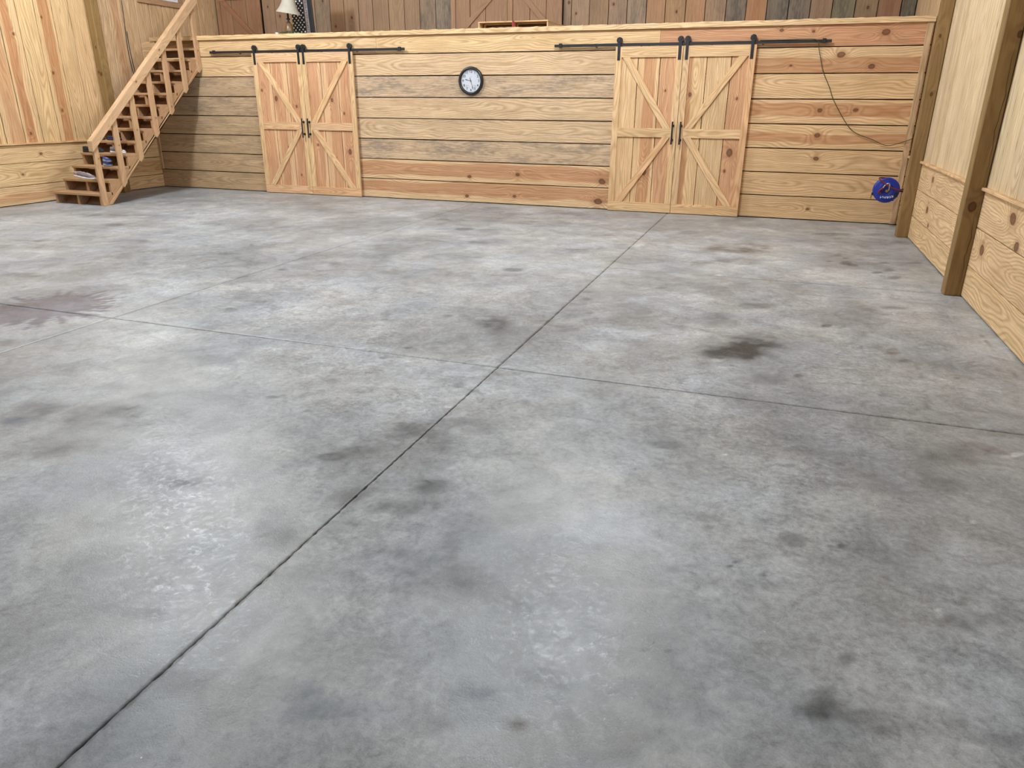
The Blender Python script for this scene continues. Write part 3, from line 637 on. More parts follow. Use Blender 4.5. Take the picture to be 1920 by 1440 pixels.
box('opening_lining', ((OPEN_L + OPEN_R) / 2, D + 0.19, 2.26), (OPEN_R - OPEN_L + 0.06, 0.012, 0.16), M['loft'], wall_back)

# ------------------------------------------------------------------ side walls
def side_plank(wall, X, nx, y0, y1, z0, z1, gap=0.008, **k):
    cy, cz = (y0 + y1) / 2, (z0 + z1) / 2
    ld = (0, -1, 0) if nx < 0 else (0, 1, 0)
    sgn = -1 if nx < 0 else 1
    kn = [(sgn * (a - cy), b - cz, r) for a, b, r in k.pop('knots', ())]
    return board('plank', wall, (X, cy, cz), ld, (nx, 0, 0), y1 - y0 - 0.003, z1 - z0 - gap, T_, M['pine'], knots=kn, seg=8, **k)
def side_board(wall, X, nx, y0, y1, z0, z1, name='upright_board', gap=0.014, mat='pine', **k):
    return board(name, wall, (X, (y0 + y1) / 2, (z0 + z1) / 2), (0, 0, 1), (nx, 0, 0), z1 - z0, y1 - y0 - gap, 0.022, M[mat], cham=.005, **k)
Rt = (1.02, 1.0, .92)
for y0, y1, kk in ((9.985, D, {}), (6.95, 9.985, {0: [], 1: [(9.09, .439, .034), (8.865, .30, .022)], 2: [(9.12, .75, .034)]}), (-1.0, 6.95, {1: [(6.576, .438, .04)], 2: [(5.983, .765, .045), (5.76, .605, .032)]})):
    for r, (z0, z1) in enumerate(((0.008, .265), (.265, .575), (.575, .866))):
        side_plank(wall_right, XR, -1, y0, y1, z0, z1, tint=vary(Rt, .03), knots=kk.get(r, []))
board('ledge', wall_right, (XR - 0.030, 3.0 + 1.99, .880), (0, -1, 0), (-1, 0, 0), 11.98 + 0.0, .022, 0.055, M['pine'], tint=(1.0, .93, .82))
yb = 10.03
ys_right = [D + 0.0, 10.70, 10.37, 10.03] + [10.03 - .306 * i for i in range(1, 19)]
for a, b in zip(ys_right, ys_right[1:]):
    side_board(wall_right, XR + 0.006, -1, b, a, .892, CEIL - 0.01, tint=vary((.99, 1.06, 1.10), .08), heart=(rng.uniform(-.1, .1), rng.uniform(.02, .05), rng.choice([0, 0, 0, .45])) )
# loft part of the right wall
for i in range(7):
    y0 = D + i * .306
    side_board(wall_right, XR + 0.006, -1, y0, min(y0 + .306, YB), LOFT, CEIL - .01, tint=vary((.95, .92, .88), .05))
ZL1 = ((0.008, .277), (.277, .602), (.602, .862))
ZL2 = ((0.008, .228), (.228, .532), (.532, .862))
Ll = (1.0, .97, .86)
for r, (z0, z1) in enumerate(ZL1):
    side_plank(wall_left, XL, 1, 5.0, 10.0, z0, z1, tint=vary(Ll, .03), heart=((-.03, .05, .6) if r == 0 else None), knots={2: [(8.62, .72, .02)], 1: [(8.25, .44, .016)]}.get(r, []))
for r, (z0, z1) in enumerate(ZL2):
    side_plank(wall_left, XL, 1, 10.0, D, z0, z1, tint=vary((.92, .88, .78), .03), heart=((0, .09, .5) if r == 1 else None))
board('ledge', wall_left, (XL + 0.030, 8.0, .876), (0, 1, 0), (1, 0, 0), 6.0, .024, 0.055, M['pine'], tint=(1.0, .93, .80))
lyb = [9.94 - .303 * i for i in range(0, 12)]
hs_l = {0: None, 1: None, 2: (.0, .075, .95), 3: None, 4: (.03, .07, 1.0), 5: (-.02, .10, .6), 6: (.02, .09, .85)}
for i, (a, b) in enumerate(zip(lyb, lyb[1:])):
    side_board(wall_left, XL - 0.004, 1, b, a, .888, CEIL - .01, tint=vary((1.0, .96, .85), .04), heart=hs_l.get(i, (0, .08, .6)), knots=[(rng.uniform(-2.2, -.6), rng.uniform(-.05, .05), .018), (rng.uniform(-1.9, -.4), rng.uniform(-.06, .06), .015), (rng.uniform(-1.5, .2), rng.uniform(-.08, .08), .014)] if i in (2, 4, 6) else None)
side_board(wall_left, XL - 0.004, 1, 9.94, 10.08, .888, CEIL - .01, tint=(.9, .85, .75))
ly2 = [10.08 + .305 * i for i in range(0, 10)] + [YB]
for i, (a, b) in enumerate(zip(ly2, ly2[1:])):
    side_board(wall_left, XL - 0.004, 1, a, b, .888, CEIL - .01, tint=vary((.90, .86, .80), .05), heart=((0, .07, .6) if i == 1 else None), grey=(.35 if i == 0 else .15))
# corner batten under the stair
board('corner_batten', wall_back, (XL + 0.03, D - 0.021, 1.26), (0, 0, 1), (0, -1, 0), 1.88, .05, .021, M['pine'], tint=(.85, .80, .70))
# loft end wall
lo = [-9.74, -9.455, -9.16, -8.86, -8.564, -8.237, -7.943, -7.634, -7.339, -7.012, -6.70, -6.392, -6.08, -5.764]
lo2 = [-3.734, -3.592, -3.283, -2.964, -2.657, -2.34, -2.036, -1.716, -1.412, -1.096, -.791, -.485, -.171, .143, .452, .767, 1.076, 1.387, XR]
brown = (1.0, .98, .96); gry = (.72, .80, .84)
c1 = {i: (brown, .25) for i in range(13)}; c1.update({4: ((.95, 1.0, 1.0), .7), 6: ((1.15, 1.12, 1.05), .3), 9: ((1.12, 1.10, 1.05), .3), 11: ((1., 1., 1.), .9), 12: ((.85, .92, .95), 1.0), 5: ((1.1, 1.02, .92), .3), 2: ((1.1, 1.05, 1.0), .2)})
c2 = {0: ((1.0, .98, .98), .6), 1: ((1.12, 1.12, 1.08), .5), 2: ((1.1, 1.06, 1.0), .4), 3: ((1.1, 1.1, 1.08), .7), 4: ((1.05, 1.08, 1.1), .9), 5: ((1.3, 1.15, .98), .3), 6: ((1.3, 1.18, 1.0), .4), 7: ((1.32, 1.15, .98), .2), 8: ((1.15, 1.1, 1.0), .7), 9: (gry, 1.0), 10: ((1.22, 1.02, .84), .2), 11: ((.62, .72, .76), 1.0), 12: ((.66, .74, .80), 1.0), 13: ((.95, .95, .9), .5), 14: ((.66, .78, .72), 1.0), 15: ((.9, .9, .82), .5), 16: ((.92, .78, .72), .2), 17: ((.55, .64, .64), 1.0)}
for seq, cc in ((lo, c1), (lo2, c2)):
    for i, (a, b) in enumerate(zip(seq, seq[1:])):
        t, g = cc.get(i, (brown, .3))
        board('upright_board', wall_loft, ((a + b) / 2, YB, (LOFT + CEIL) / 2 - .01), (0, 0, 1), (0, -1, 0), CEIL - LOFT - .04, b - a - .011, .022, M['loft'], tint=vary(t, .04), grey=g, heart=((0, .06, .6) if (seq is lo2 and i in (10, 13, 16)) else None), knots=[(rng.uniform(-1.2, -.7), rng.uniform(-.08, .08), .016)] if rng.random() < .6 else None)
# ------------------------------------------------------------------ timber posts
def timber_post(x0, x1, y0, y1, label, knots=(), tint=(1, 1, 1), crack=None):
    t = thing('timber_post', label, 'post', ((x0 + x1) / 2, (y0 + y1) / 2, 0), group='square timber wall posts')
    H_ = CEIL - 0.02
    bm = bmesh.new(); add_box(bm, (0, 0, 0), (H_, y1 - y0, x1 - x0), None, .006)
    # local X up, local Y along world Y, local Z along world -X
    mw = Matrix(((0, 0, -1), (0, 1, 0), (1, 0, 0))).to_4x4()
    mw.translation = ((x0 + x1) / 2, (y0 + y1) / 2, H_ / 2)
    o = bm_obj('shaft', bm, M['post'], t, mw)
    wood_piece(o, tint, None, 0, [(kz - H_ / 2, (x0 + x1) / 2 - kx, r) for kx, kz, r in knots])
    if crack:
        for cx, z0, z1 in crack:
            bm = bmesh.new()
            n = 14
            L = [(cx + 0.006 * math.sin(i * .9) + .004 * math.sin(i * 2.3) - .0011 * math.sin(math.pi * i / n), z0 + (z1 - z0) * i / n) for i in range(n + 1)]
            R = [(a + .0022 * math.sin(math.pi * i / n) + .0006, b) for i, (a, b) in enumerate(L)]
            add_prism(bm, L + R[::-1], 'Y', y0 - .0012, y0 + .001)
            bm_obj('drying_crack', bm, M['dark'], t)
    return t
timber_post(1.455, XR, 9.94, 10.08, 'brown timber post on the right wall beside the hose reel', [(1.53, 1.62, .014), (1.50, 2.22, .012)], (.98, .90, .80))
timber_post(1.455, XR, 6.88, 7.02, 'brown timber post on the right wall nearer the camera, knot near its foot', [(1.515, .736, .026), (1.57, 2.0, .022)], (1.0, .94, .84), [(1.553, .12, .70), (1.557, 1.0, 1.9), (1.552, 2.1, 3.0)])
timber_post(XL, XL + .14, 9.94, 10.08, 'brown timber post on the left wall behind the staircase', [(XL + .05, 1.93, .014), (XL + .09, 1.9, .018), (XL + .08, 2.3, .01)], (1.0, .95, .82))

# ------------------------------------------------------------------ sliding barn doors
DF = D - 0.070
def member(name, parent, a, b, w, yface, t, mat, cut=None, **k):
    """a straight flat member between two points (x, z) of a face looking -Y, ends clipped to horizontal lines when cut"""
    ax, az = a; bx, bz = b
    d = Vector((bx - ax, 0, bz - az)); L = d.length
    u = d.normalized(); nrm = Vector((-u.z, 0, u.x))
    mw = Matrix((u, Vector((0, 1, 0)), u.cross(Vector((0, 1, 0))))).transposed().to_4x4()
    mw.translation = ((ax + bx) / 2, yface + t / 2, (az + bz) / 2)
    inv = mw.inverted()
    if cut:
        # ends cut level: corners where the edges meet z = az and z = bz
        hw = w / 2 / max(abs(u.z), .2)
        P = [(ax - hw, az), (ax + hw, az), (bx + hw, bz), (bx - hw, bz)]
    else:
        P = [(ax + nrm.x * w / 2, az + nrm.z * w / 2), (ax - nrm.x * w / 2, az - nrm.z * w / 2), (bx - nrm.x * w / 2, bz - nrm.z * w / 2), (bx + nrm.x * w / 2, bz + nrm.z * w / 2)]
    bm = bmesh.new()
    add_prism(bm, P, 'Y', yface, yface + t)
    bmesh.ops.transform(bm, matrix=inv, verts=bm.verts)
    bmesh.ops.bevel(bm, geom=[e for e in bm.edges if e.calc_face_angle(0) > 1.0], offset=.0015, segments=1, affect='EDGES')
    o = bm_obj(name, bm, mat, parent, mw)
    return wood_piece(o, **k)
def barn_door(x0, x1, side, label, joints, tints, hearts, ftints, yface, z0=0.008, ztop=2.235, zmid=(1.055, 1.175), zbot=.140, ztr=2.098, mat=None, hang=True, handle=True, hangers=None, knots=None):
    mat = mat or M['door']
    t = thing('barn_door', label, 'door', ((x0 + x1) / 2, yface + .03, z0), group='sliding barn door leaves')
    t['kind'] = 'thing'
    B = yface + .022
    xs = [x0 + .004] + joints + [x1 - .004]
    for i, (a, b) in enumerate(zip(xs, xs[1:])):
        board('upright_board', t, ((a + b) / 2, B, (z0 + ztop) / 2), (0, 0, 1), (0, -1, 0), ztop - z0 - .01, b - a - .009, .022, mat, tint=tints[i], heart=hearts[i], knots=(knots or {}).get(i))
    sw = .088
    F = lambda n, a, b, w, k, cut=None: member(n, t, a, b, w, yface, .0215, mat, cut, tint=ftints[k % len(ftints)], heart=None)
    F('stile', (x0 + sw / 2, zbot), (x0 + sw / 2, ztop), sw, 0)
    F('stile', (x1 - sw / 2, zbot), (x1 - sw / 2, ztop), sw, 1)
    F('top_rail', (x0 + sw, (ztr + ztop) / 2), (x1 - sw, (ztr + ztop) / 2), ztop - ztr, 2)
    F('middle_rail', (x0 + sw, sum(zmid) / 2), (x1 - sw, sum(zmid) / 2), zmid[1] - zmid[0], 3)
    F('bottom_rail', (x0, (z0 + zbot) / 2), (x1, (z0 + zbot) / 2), zbot - z0 - .002, 4)
    bw = .088; hw = .068
    if side == 'L': xo, xi = x0 + sw + hw, x1 - sw - hw + .01
    else: xo, xi = x1 - sw - hw, x0 + sw + hw - .01
    F('brace', (xo, ztr), (xi, zmid[1]), bw, 5, True)
    F('brace', (xi, zmid[0]), (xo, zbot), bw, 6, True)
    if hangers:
        for hx in hangers:
            bm = bmesh.new()
            add_box(bm, (hx, yface - .004, 2.20), (.040, .007, .275), None, .002)
            add_box(bm, (hx, yface + .004, 2.345), (.036, .022, .018), None, .003)
            h = bm_obj('hanger_strap', bm, M['black'], t)
            bm = bmesh.new()
            add_cyl(bm, (hx, yface - .001, 2.318), (hx, yface + .038, 2.318), .041, 20)
            add_cyl(bm, (hx, yface - .016, 2.318), (hx, yface - .006, 2.318), .013, 6)
            bm_obj('roller', bm, M['black'], h)
            for bz in (2.10, 2.17):
                bm = bmesh.new()
                add_cyl(bm, (hx, yface - .014, bz), (hx, yface - .006, bz), .010, 6)
                bm_obj('bolt', bm, M['black'], h)
    if handle:
        hx = (x1 - .055) if side == 'L' else (x0 + .052)
        zc = 1.085 if x0 < -5 else 1.117
        bm = bmesh.new(); add_cyl(bm, (hx, yface - .055, zc - .152), (hx, yface - .055, zc + .152), .0115, 10)
        h = bm_obj('pull_handle', bm, M['black'], t)
        for dz in (-.095, .095):
            bm = bmesh.new(); add_cyl(bm, (hx, yface - .060, zc + dz), (hx, yface + .001, zc + dz), .009, 8); add_cyl(bm, (hx, yface - .006, zc + dz), (hx, yface, zc + dz), .020, 12)
            bm_obj('standoff', bm, M['black'], h)
    return t
pk = (1.03, .93, .88); pk2 = (1.0, .90, .84); yl = (1.04, .985, .89); yl2 = (1.0, .955, .86); gy = (.95, .92, .85)
barn_door(-8.474, -7.520, 'L', 'barn door leaf beside the staircase, outermost of the four lower leaves', [-8.146, -7.834], [pk, pk, pk2], [(-.02, .10, .7), (.03, .09, .75), (0, .11, .8)], [yl2, (1.02, .97, .85), pk, (1.0, .90, .80), pk, yl, yl2], DF, hangers=(-8.42, -7.562), knots={0: [(.55, .05, .014)], 1: [(-.35, -.05, .012), (.42, .1, .03)], 2: [(.3, .02, .018), (-.8, .05, .014)]})
barn_door(-7.514, -6.566, 'R', 'barn door leaf of the left pair on its clock side', [-7.185, -6.875], [pk, pk2, pk], [(0, .11, .75), (-.05, .09, .7), (.02, .09, .75)], [(1.02, .97, .86), (.98, .92, .82), pk, pk, (1.0, .86, .76), (1.0, .90, .78), yl], DF, hangers=(-7.470, -6.615), knots={0: [(.45, .1, .03), (-.3, 0, .013)], 1: [(.4, -.02, .022), (-.5, -.02, .012)], 2: [(.2, .08, .016), (-.4, .02, .03)]})
barn_door(-2.352, -1.424, 'L', 'barn door leaf of the right pair on its clock side', [-2.03, -1.723], [yl, yl, pk], [(.14, .05, .8), (-.02, .08, .9), (.02, .12, .6)], [yl, yl, yl2, yl2, yl, yl, (1.0, .88, .78)], DF, hangers=(-2.305, -1.466), knots={1: [(-.55, -.03, .035)], 2: [(.55, .05, .012), (-.45, -.08, .02)]})
barn_door(-1.418, -.472, 'R', 'barn door leaf nearest the hanging green cord', [-1.096, -.777], [yl2, gy, pk], [(.08, .07, .9), None, (.02, .13, .6)], [(.96, .90, .84), (.97, .82, .72), yl2, yl2, (1.0, .92, .82), yl, yl], DF, hangers=(-1.372, -.525), knots={0: [(.5, .03, .022)], 2: [(.45, .03, .016), (-.25, .05, .04), (-.5, .09, .016)]})
# tracks
def track(x0, x1, label, posts):
    t = thing('door_track', label, 'door track', ((x0 + x1) / 2, DF + .018, 2.262), group='black sliding door tracks')
    bm = bmesh.new(); add_box(bm, ((x0 + x1) / 2, DF + .018, 2.262), (x1 - x0, .008, .038), None, .002)
    bm_obj('rail', bm, M['black'], t)
    for px in posts:
        bm = bmesh.new(); add_cyl(bm, (px, DF + .022, 2.262), (px, D, 2.262), .011, 10); add_cyl(bm, (px, DF + .006, 2.262), (px, DF + .014, 2.262), .010, 6)
        bm_obj('spacer', bm, M['black'], t)
    for px in (x0 + .09, x1 - .09):
        bm = bmesh.new(); add_box(bm, (px, DF + .018, 2.266), (.045, .032, .056), None, .004)
        bm_obj('end_stop', bm, M['black'], t)
    for px in (x0 + .62, x0 + 1.25, x0 + 2.2, x0 + 2.85):
        bm = bmesh.new(); add_box(bm, (px, DF + .030, 2.236), (.03, .016, .012), None, .002)
        bm_obj('guard', bm, M['black'], t)
track(-9.335, -5.645, 'black steel sliding track over the left pair of barn doors', (-9.15, -8.75, -8.0, -7.2, -6.25, -5.80))
track(-3.25, .434, 'black steel sliding track over the right pair of barn doors', (-3.05, -2.65, -1.9, -1.1, -.10, .30))

# loft doors: lower halves show above the trim
LF = YB - 0.062
lk = M['loft']
bw_ = (1.05, .98, .94)
barn_door(-10.765, -9.745, 'R', 'reddish brown loft door in the corner above the staircase', [-10.42, -10.08], [(.98, .90, .84), (.95, .86, .80), (.98, .90, .84)], [(0, .12, .35)] * 3, [(1.0, .84, .78), (.95, .80, .74), bw_, bw_, (.9, .8, .74), (.95, .74, .66), (.95, .74, .66)], LF, z0=LOFT + .006, ztop=4.9, zmid=(3.32, 3.44), zbot=LOFT + .11, ztr=4.76, mat=lk, handle=False)
barn_door(-5.764, -4.712, 'L', 'brown loft door leaf behind the crate, on the lamp side', [-5.404, -5.114], [bw_, bw_, bw_], [None] * 3, [(1.1, 1.06, 1.02), (1.0, .95, .9), bw_, bw_, bw_, (1.05, .98, .92), (1.05, .98, .92)], LF, z0=LOFT + .006, ztop=4.9, zmid=(3.32, 3.44), zbot=LOFT + .11, ztr=4.76, mat=lk, handle=False)
barn_door(-4.705, -3.738, 'R', 'brown loft door leaf behind the crate, on the far side from the lamp', [-4.311, -4.02], [bw_, bw_, bw_], [None] * 3, [(1.12, 1.04, .94), (1.0, .95, .9), bw_, bw_, bw_, (1.05, .98, .92), (1.05, .98, .92)], LF, z0=LOFT + .006, ztop=4.9, zmid=(3.32, 3.44), zbot=LOFT + .11, ztr=4.76, mat=lk, handle=False)

# ------------------------------------------------------------------ staircase
XO = -9.571                 # outer face of the balusters
SX0 = -10.545
Y1, RISE, RUN = 8.478, 0.180, 0.207
st = thing('staircase', 'open wooden staircase with handrail climbing to the loft', 'staircase', (-10.05, 9.6, 0))
SM = M['stair']
low = lambda y: .850 * (y - 8.600)
def stringer(xa, xb, tint):
    P = [(Y1 + .02, 0.0)]
    for k in range(1, 13):
        yk = Y1 + .02 + RUN * (k - 1)
        P += [(yk, RISE * k - .04), (yk + RUN, RISE * k - .04)]
    P[-1] = (10.98, RISE * 12 - .04)
    P += [(10.98, low(10.98)), (8.600, 0.0)]
    bm = bmesh.new(); add_prism(bm, P, 'X', xa, xb)
    cy, cz = 9.7, 1.0
    ld = Vector((0, .762, .648))
    mw = Matrix((ld, Vector((-1, 0, 0)), ld.cross(Vector((-1, 0, 0))))).transposed().to_4x4()
    mw.translation = ((xa + xb) / 2, cy, cz)
    bmesh.ops.transform(bm, matrix=mw.inverted(), verts=bm.verts)
    return wood_piece(bm_obj('stringer', bm, SM, st, mw), tint)
stringer(XO - .078, XO - .040, (1.05, .98, .92))
stringer(-10.10, -10.062, (.95, .9, .85))
stringer(SX0 + .006, SX0 + .044, (.95, .9, .85))
for k in range(1, 14):
    y0 = Y1 + RUN * (k - 1)
    y1 = y0 + .245
    o = board('tread', st, ((SX0 + XO - .040) / 2, y0, RISE * k - .02), (1, 0, 0), (0, -1, 0), XO - .040 - SX0, .038, y1 - y0, SM, tint=vary((1.0, .95, .88), .06), cham=.005)
def run_board(name, xa, xb, P, tint, knots=None):
    """prism in the stair plane with its grain along the slope"""
    bm = bmesh.new(); add_prism(bm, P, 'X', xa, xb)
    ld = Vector((0, .759, .651))
    mw = Matrix((ld, Vector((-1, 0, 0)), ld.cross(Vector((-1, 0, 0))))).transposed().to_4x4()
    cy = sum(p[0] for p in P) / len(P); cz = sum(p[1] for p in P) / len(P)
    mw.translation = ((xa + xb) / 2, cy, cz)
    bmesh.ops.transform(bm, matrix=mw.inverted(), verts=bm.verts)
    bmesh.ops.bevel(bm, geom=[e for e in bm.edges if e.calc_face_angle(0) > 1.0], offset=.003, segments=1, affect='EDGES')
    return wood_piece(bm_obj(name, bm, SM, st, mw), tint, knots=knots)
run_board('edge_strip', XO - .040, XO - .022, [(8.605, 0.004), (8.665, 0.004), (10.97, low(10.97) + .052), (10.97, low(10.97) + .002)], (1.12, 1.05, .98))
run_board('soffit', SX0 + .006, XO - .040, [(8.630, 0.002), (8.656, 0.002), (10.98, low(10.98) - .003), (10.98, low(10.98) - .025)], (.85, .74, .64))
rb = lambda y: .905 + .862 * (y - 8.60)
rail_o = run_board('handrail', XO - .066, XO + .024, [(8.462, rb(8.462)), (11.06, rb(11.06)), (11.06, rb(11.06) + .165), (8.462, rb(8.462) + .150)], (1.42, 1.45, 1.48), knots=[(-.35, .02, .012), (.4, .01, .014)])
bl = lambda y: .857 * (y - 8.635)
for i, y0 in enumerate((8.488, 8.912, 9.322, 9.732, 10.128, 10.520, 10.905)):
    y1 = y0 + .092
    if i == 0: P = [(y0, 0.002), (y1, 0.002)]
    else: P = [(y0, bl(y0) + .015), (y0 + .02, bl(y0) - .004), (y1, bl(y1) - .012)]
    P += [(y1, rb(y1) - .001), (y0, rb(y0) - .001)]
    bm = bmesh.new(); add_prism(bm, P, 'X', XO - .038, XO)
    zc = sum(p[1] for p in P) / len(P)
    mw = Matrix((Vector((0, 0, 1)), Vector((-1, 0, 0)), Vector((0, -1, 0)))).transposed().to_4x4()
    mw.translation = (XO - .019, y0 + .046, zc)
    bmesh.ops.transform(bm, matrix=mw.inverted(), verts=bm.verts)
    bmesh.ops.bevel(bm, geom=[e for e in bm.edges if e.calc_face_angle(0) > 1.0], offset=.003, segments=1, affect='EDGES')
    wood_piece(bm_obj('baluster', bm, SM, st, mw), vary((1.25, 1.22, 1.18), .05), knots=[(rng.uniform(-.4, .4), rng.uniform(-.02, .02), .008)])
# ------------------------------------------------------------------ wall clock
def text_part(name, parent, txt, size, mw, mat, depth=.0006):
    cu = bpy.data.curves.new(name, 'FONT')
    cu.body = txt; cu.size = size; cu.align_x = 'CENTER'; cu.align_y = 'CENTER'; cu.extrude = depth; cu.offset = .0006
    cu.resolution_u = 3
    tmp = bpy.data.objects.new('tmp_text', cu); C.objects.link(tmp)
    dg = bpy.context.evaluated_depsgraph_get()
    me = bpy.data.meshes.new_from_object(tmp.evaluated_get(dg))
    bpy.data.objects.remove(tmp); bpy.data.curves.remove(cu)
    me.name = name
    me.materials.clear()
    return link(name, me, mat, parent, mw)
FACE = Matrix(((1, 0, 0), (0, 0, -1), (0, 1, 0))).to_4x4()      # local XY plane -> world XZ, local Z -> world -Y
clk_c = Vector((-4.566, D, 1.806))
ck = thing('wall_clock', 'round black wall clock with white face above the planks', 'clock', clk_c)
ck_m = Matrix.Translation(clk_c) @ FACE
bm = bmesh.new()
add_lathe(bm, [(0.0, .001), (.198, .001), (.203, .012), (.200, .030), (.190, .044), (.176, .050), (.166, .046), (.160, .034), (.158, .026), (.158, .018)], 48, ck_m)
bm_obj('frame', bm, plain('black_clock_frame', (.014, .014, .015), .35), ck, smooth=True)
bm = bmesh.new(); add_lathe(bm, [(0, .020), (.159, .020), (.159, .014), (0, .014)], 48, ck_m)
dial = bm_obj('dial', bm, plain('white_dial', (.60, .62, .68), .5, var=.02), ck)
ink = plain('black_ink', (.015, .015, .018), .6)
for h in range(1, 13):
    a = math.radians(90 - 30 * h)
    text_part('numeral', dial, str(h), .050, ck_m @ Matrix.Translation((.128 * math.cos(a), .128 * math.sin(a), .021)), ink)
for sx in (-1, 1):
    cc = ck_m @ Matrix.Translation((sx * .058, -.085, .0208))
    bm = bmesh.new()
    for k in range(18):
        a = math.radians(-40 + 260 * k / 17)
        add_box(bm, cc @ Vector((.027 * math.cos(a), .027 * math.sin(a), 0)), (.0035, .0008, .0035))
    bm_obj('gauge_ticks', bm, ink, dial)
    bm = bmesh.new(); add_tube(bm, [cc @ Vector((0, 0, .001)), cc @ Vector((.014 * sx, .016, .001))], .0016, 5)
    bm_obj('gauge_needle', bm, ink, dial)
text_part('maker_mark', dial, '- -- -', .016, ck_m @ Matrix.Translation((0, .062, .021)), ink)
def hand(name, ang, L, tail, w):
    a = math.radians(90 - ang)
    u = Vector((math.cos(a), math.sin(a), 0)); v = Vector((-u.y, u.x, 0))
    bm = bmesh.new()
    prof = [(-tail, w * .5), (-tail * .6, w * 1.3), (0, w * .7), (L * .55, w * .5), (L * .72, w * 1.6), (L * .82, w * 1.2), (L, .0006)]
    top = [bm.verts.new(ck_m @ (u * s + v * ww + Vector((0, 0, .0245)))) for s, ww in prof]
    bot = [bm.verts.new(ck_m @ (u * s - v * ww + Vector((0, 0, .0245)))) for s, ww in prof]
    for i in range(len(prof) - 1): bm.faces.new((top[i], top[i + 1], bot[i + 1], bot[i]))
    r = bmesh.ops.extrude_face_region(bm, geom=bm.faces[:])
    bmesh.ops.translate(bm, vec=(0, -.0015, 0), verts=[e for e in r['geom'] if isinstance(e, bmesh.types.BMVert)])
    return bm_obj(name, bm, ink, ck)
hand('hour_hand', 284, .098, .012, .0035)
hand('minute_hand', 163, .132, .050, .0032)
bm = bmesh.new(); add_cyl(bm, ck_m @ Vector((0, 0, .021)), ck_m @ Vector((0, 0, .029)), .007, 12)
bm_obj('hub', bm, ink, ck)

# ------------------------------------------------------------------ hose reel on the right wall
rc = Vector((1.334, 10.60, .488))
blue = plain('blue_steel', (.010, .030, .30), .32)
reel = thing('hose_reel', 'blue round air hose reel with red hose by the corner post', 'hose reel', rc)
rm = Matrix.Translation(rc) @ FACE
bm = bmesh.new()
add_lathe(bm, [(0, .050), (.048, .050), (.060, .058), (.085, .060), (.100, .054), (.112, .050), (.140, .048), (.151, .044), (.156, .036), (.155, .028), (.147, .026), (.090, .026), (.090, -.030), (.147, -.030), (.155, -.034), (.155, -.042), (.147, -.048), (0, -.048)], 44, rm)
bm_obj('drum', bm, blue, reel, smooth=True)
red = plain('red_rubber_hose', (.20, .018, .022), .5)
bm = bmesh.new()
pts = []
for k in range(5 * 28 + 1):
    a = 2 * math.pi * k / 28
    pts.append(rm @ Vector(((.103 + .006 * (k // 84)) * math.cos(a), (.103 + .006 * (k // 84)) * math.sin(a), -.022 + .010 * (k % 140) / 28 if k < 140 else .02)))
add_tube(bm, pts, .0065, 6)
bm_obj('coiled_hose', bm, red, reel, smooth=True)
bm = bmesh.new()
loop = [(.00, .147, -.01), (-.06, .150, .02), (-.105, .152, .055), (-.108, .138, .078), (-.075, .112, .085), (-.02, .075, .088), (.03, .045, .088), (.09, .022, .080), (.15, .008, .060), (.205, .004, .035)]
add_tube(bm, smooth_pts([rm @ Vector(p) for p in loop], 6), .0085, 8)
bm_obj('lead_hose', bm, red, reel, smooth=True)
brass = plain('brass', (.55, .38, .14), .3, 1.0)
bm = bmesh.new()
add_cyl(bm, rm @ Vector((0, -.006, .050)), rm @ Vector((0, -.006, .082)), .018, 6)
add_cyl(bm, rm @ Vector((0, -.006, .082)), rm @ Vector((0, -.006, .090)), .011, 12)
bm_obj('swivel_nut', bm, brass, reel)
bm = bmesh.new()
add_tube(bm, smooth_pts([rm @ Vector(p) for p in ((.018, .0, .085), (.020, .035, .090), (.020, .070, .085), (.004, .088, .082), (-.022, .075, .080), (-.042, .045, .075), (-.060, .008, .070))], 5), .008, 8)
bm_obj('elbow_pipe', bm, M['chrome'], reel, smooth=True)
bm = bmesh.new()
add_tube(bm, smooth_pts([rm @ Vector(p) for p in ((-.050, .030, .074), (-.072, .010, .072), (-.086, -.012, .066), (-.078, -.040, .060), (-.064, -.034, .058))], 5), .012, 8)
bm_obj('inlet_hose', bm, red, reel, smooth=True)
bm = bmesh.new()
add_box(bm, rm @ Vector((.115, -.052, .0)), (.05, .10, .06), None, .006)
add_box(bm, rm @ Vector((.185, .0, .0)), (.14, .05, .035), None, .004)
add_box(bm, (XR - .006, rc.y, rc.z), (.012, .09, .19), None, .003)
add_box(bm, rm @ Vector((.205, .004, .02)), (.05, .055, .045), None, .004)
bm_obj('wall_bracket', bm, M['black'], reel)
bm = bmesh.new()
add_cyl(bm, rm @ Vector((-.152, -.035, .02)), rm @ Vector((-.156, -.065, .02)), .013, 10)
bm_obj('hose_stop', bm, M['black'], reel)
bm = bmesh.new()
add_cyl(bm, rm @ Vector((-.158, -.066, .02)), rm @ Vector((-.166, -.098, .02)), .009, 8)
add_cyl(bm, rm @ Vector((-.166, -.098, .02)), rm @ Vector((-.168, -.122, .02)), .0065, 8)
bm_obj('coupler', bm, brass, reel)
wink = plain('white_print', (.85, .85, .88), .5)
for k, ch in enumerate('KOBALT'):
    lm = rm @ Matrix.Translation((.077 - .027 * k, -.070 - .0024 * k - .010 * (1 - (k - 2.5) ** 2 / 6.25), .0610)) @ Matrix.Rotation(math.pi + math.radians(9 - (k - 2.5) * -4), 4, 'Z')
    text_part('letter', reel, ch, .036, lm, wink, .0008)

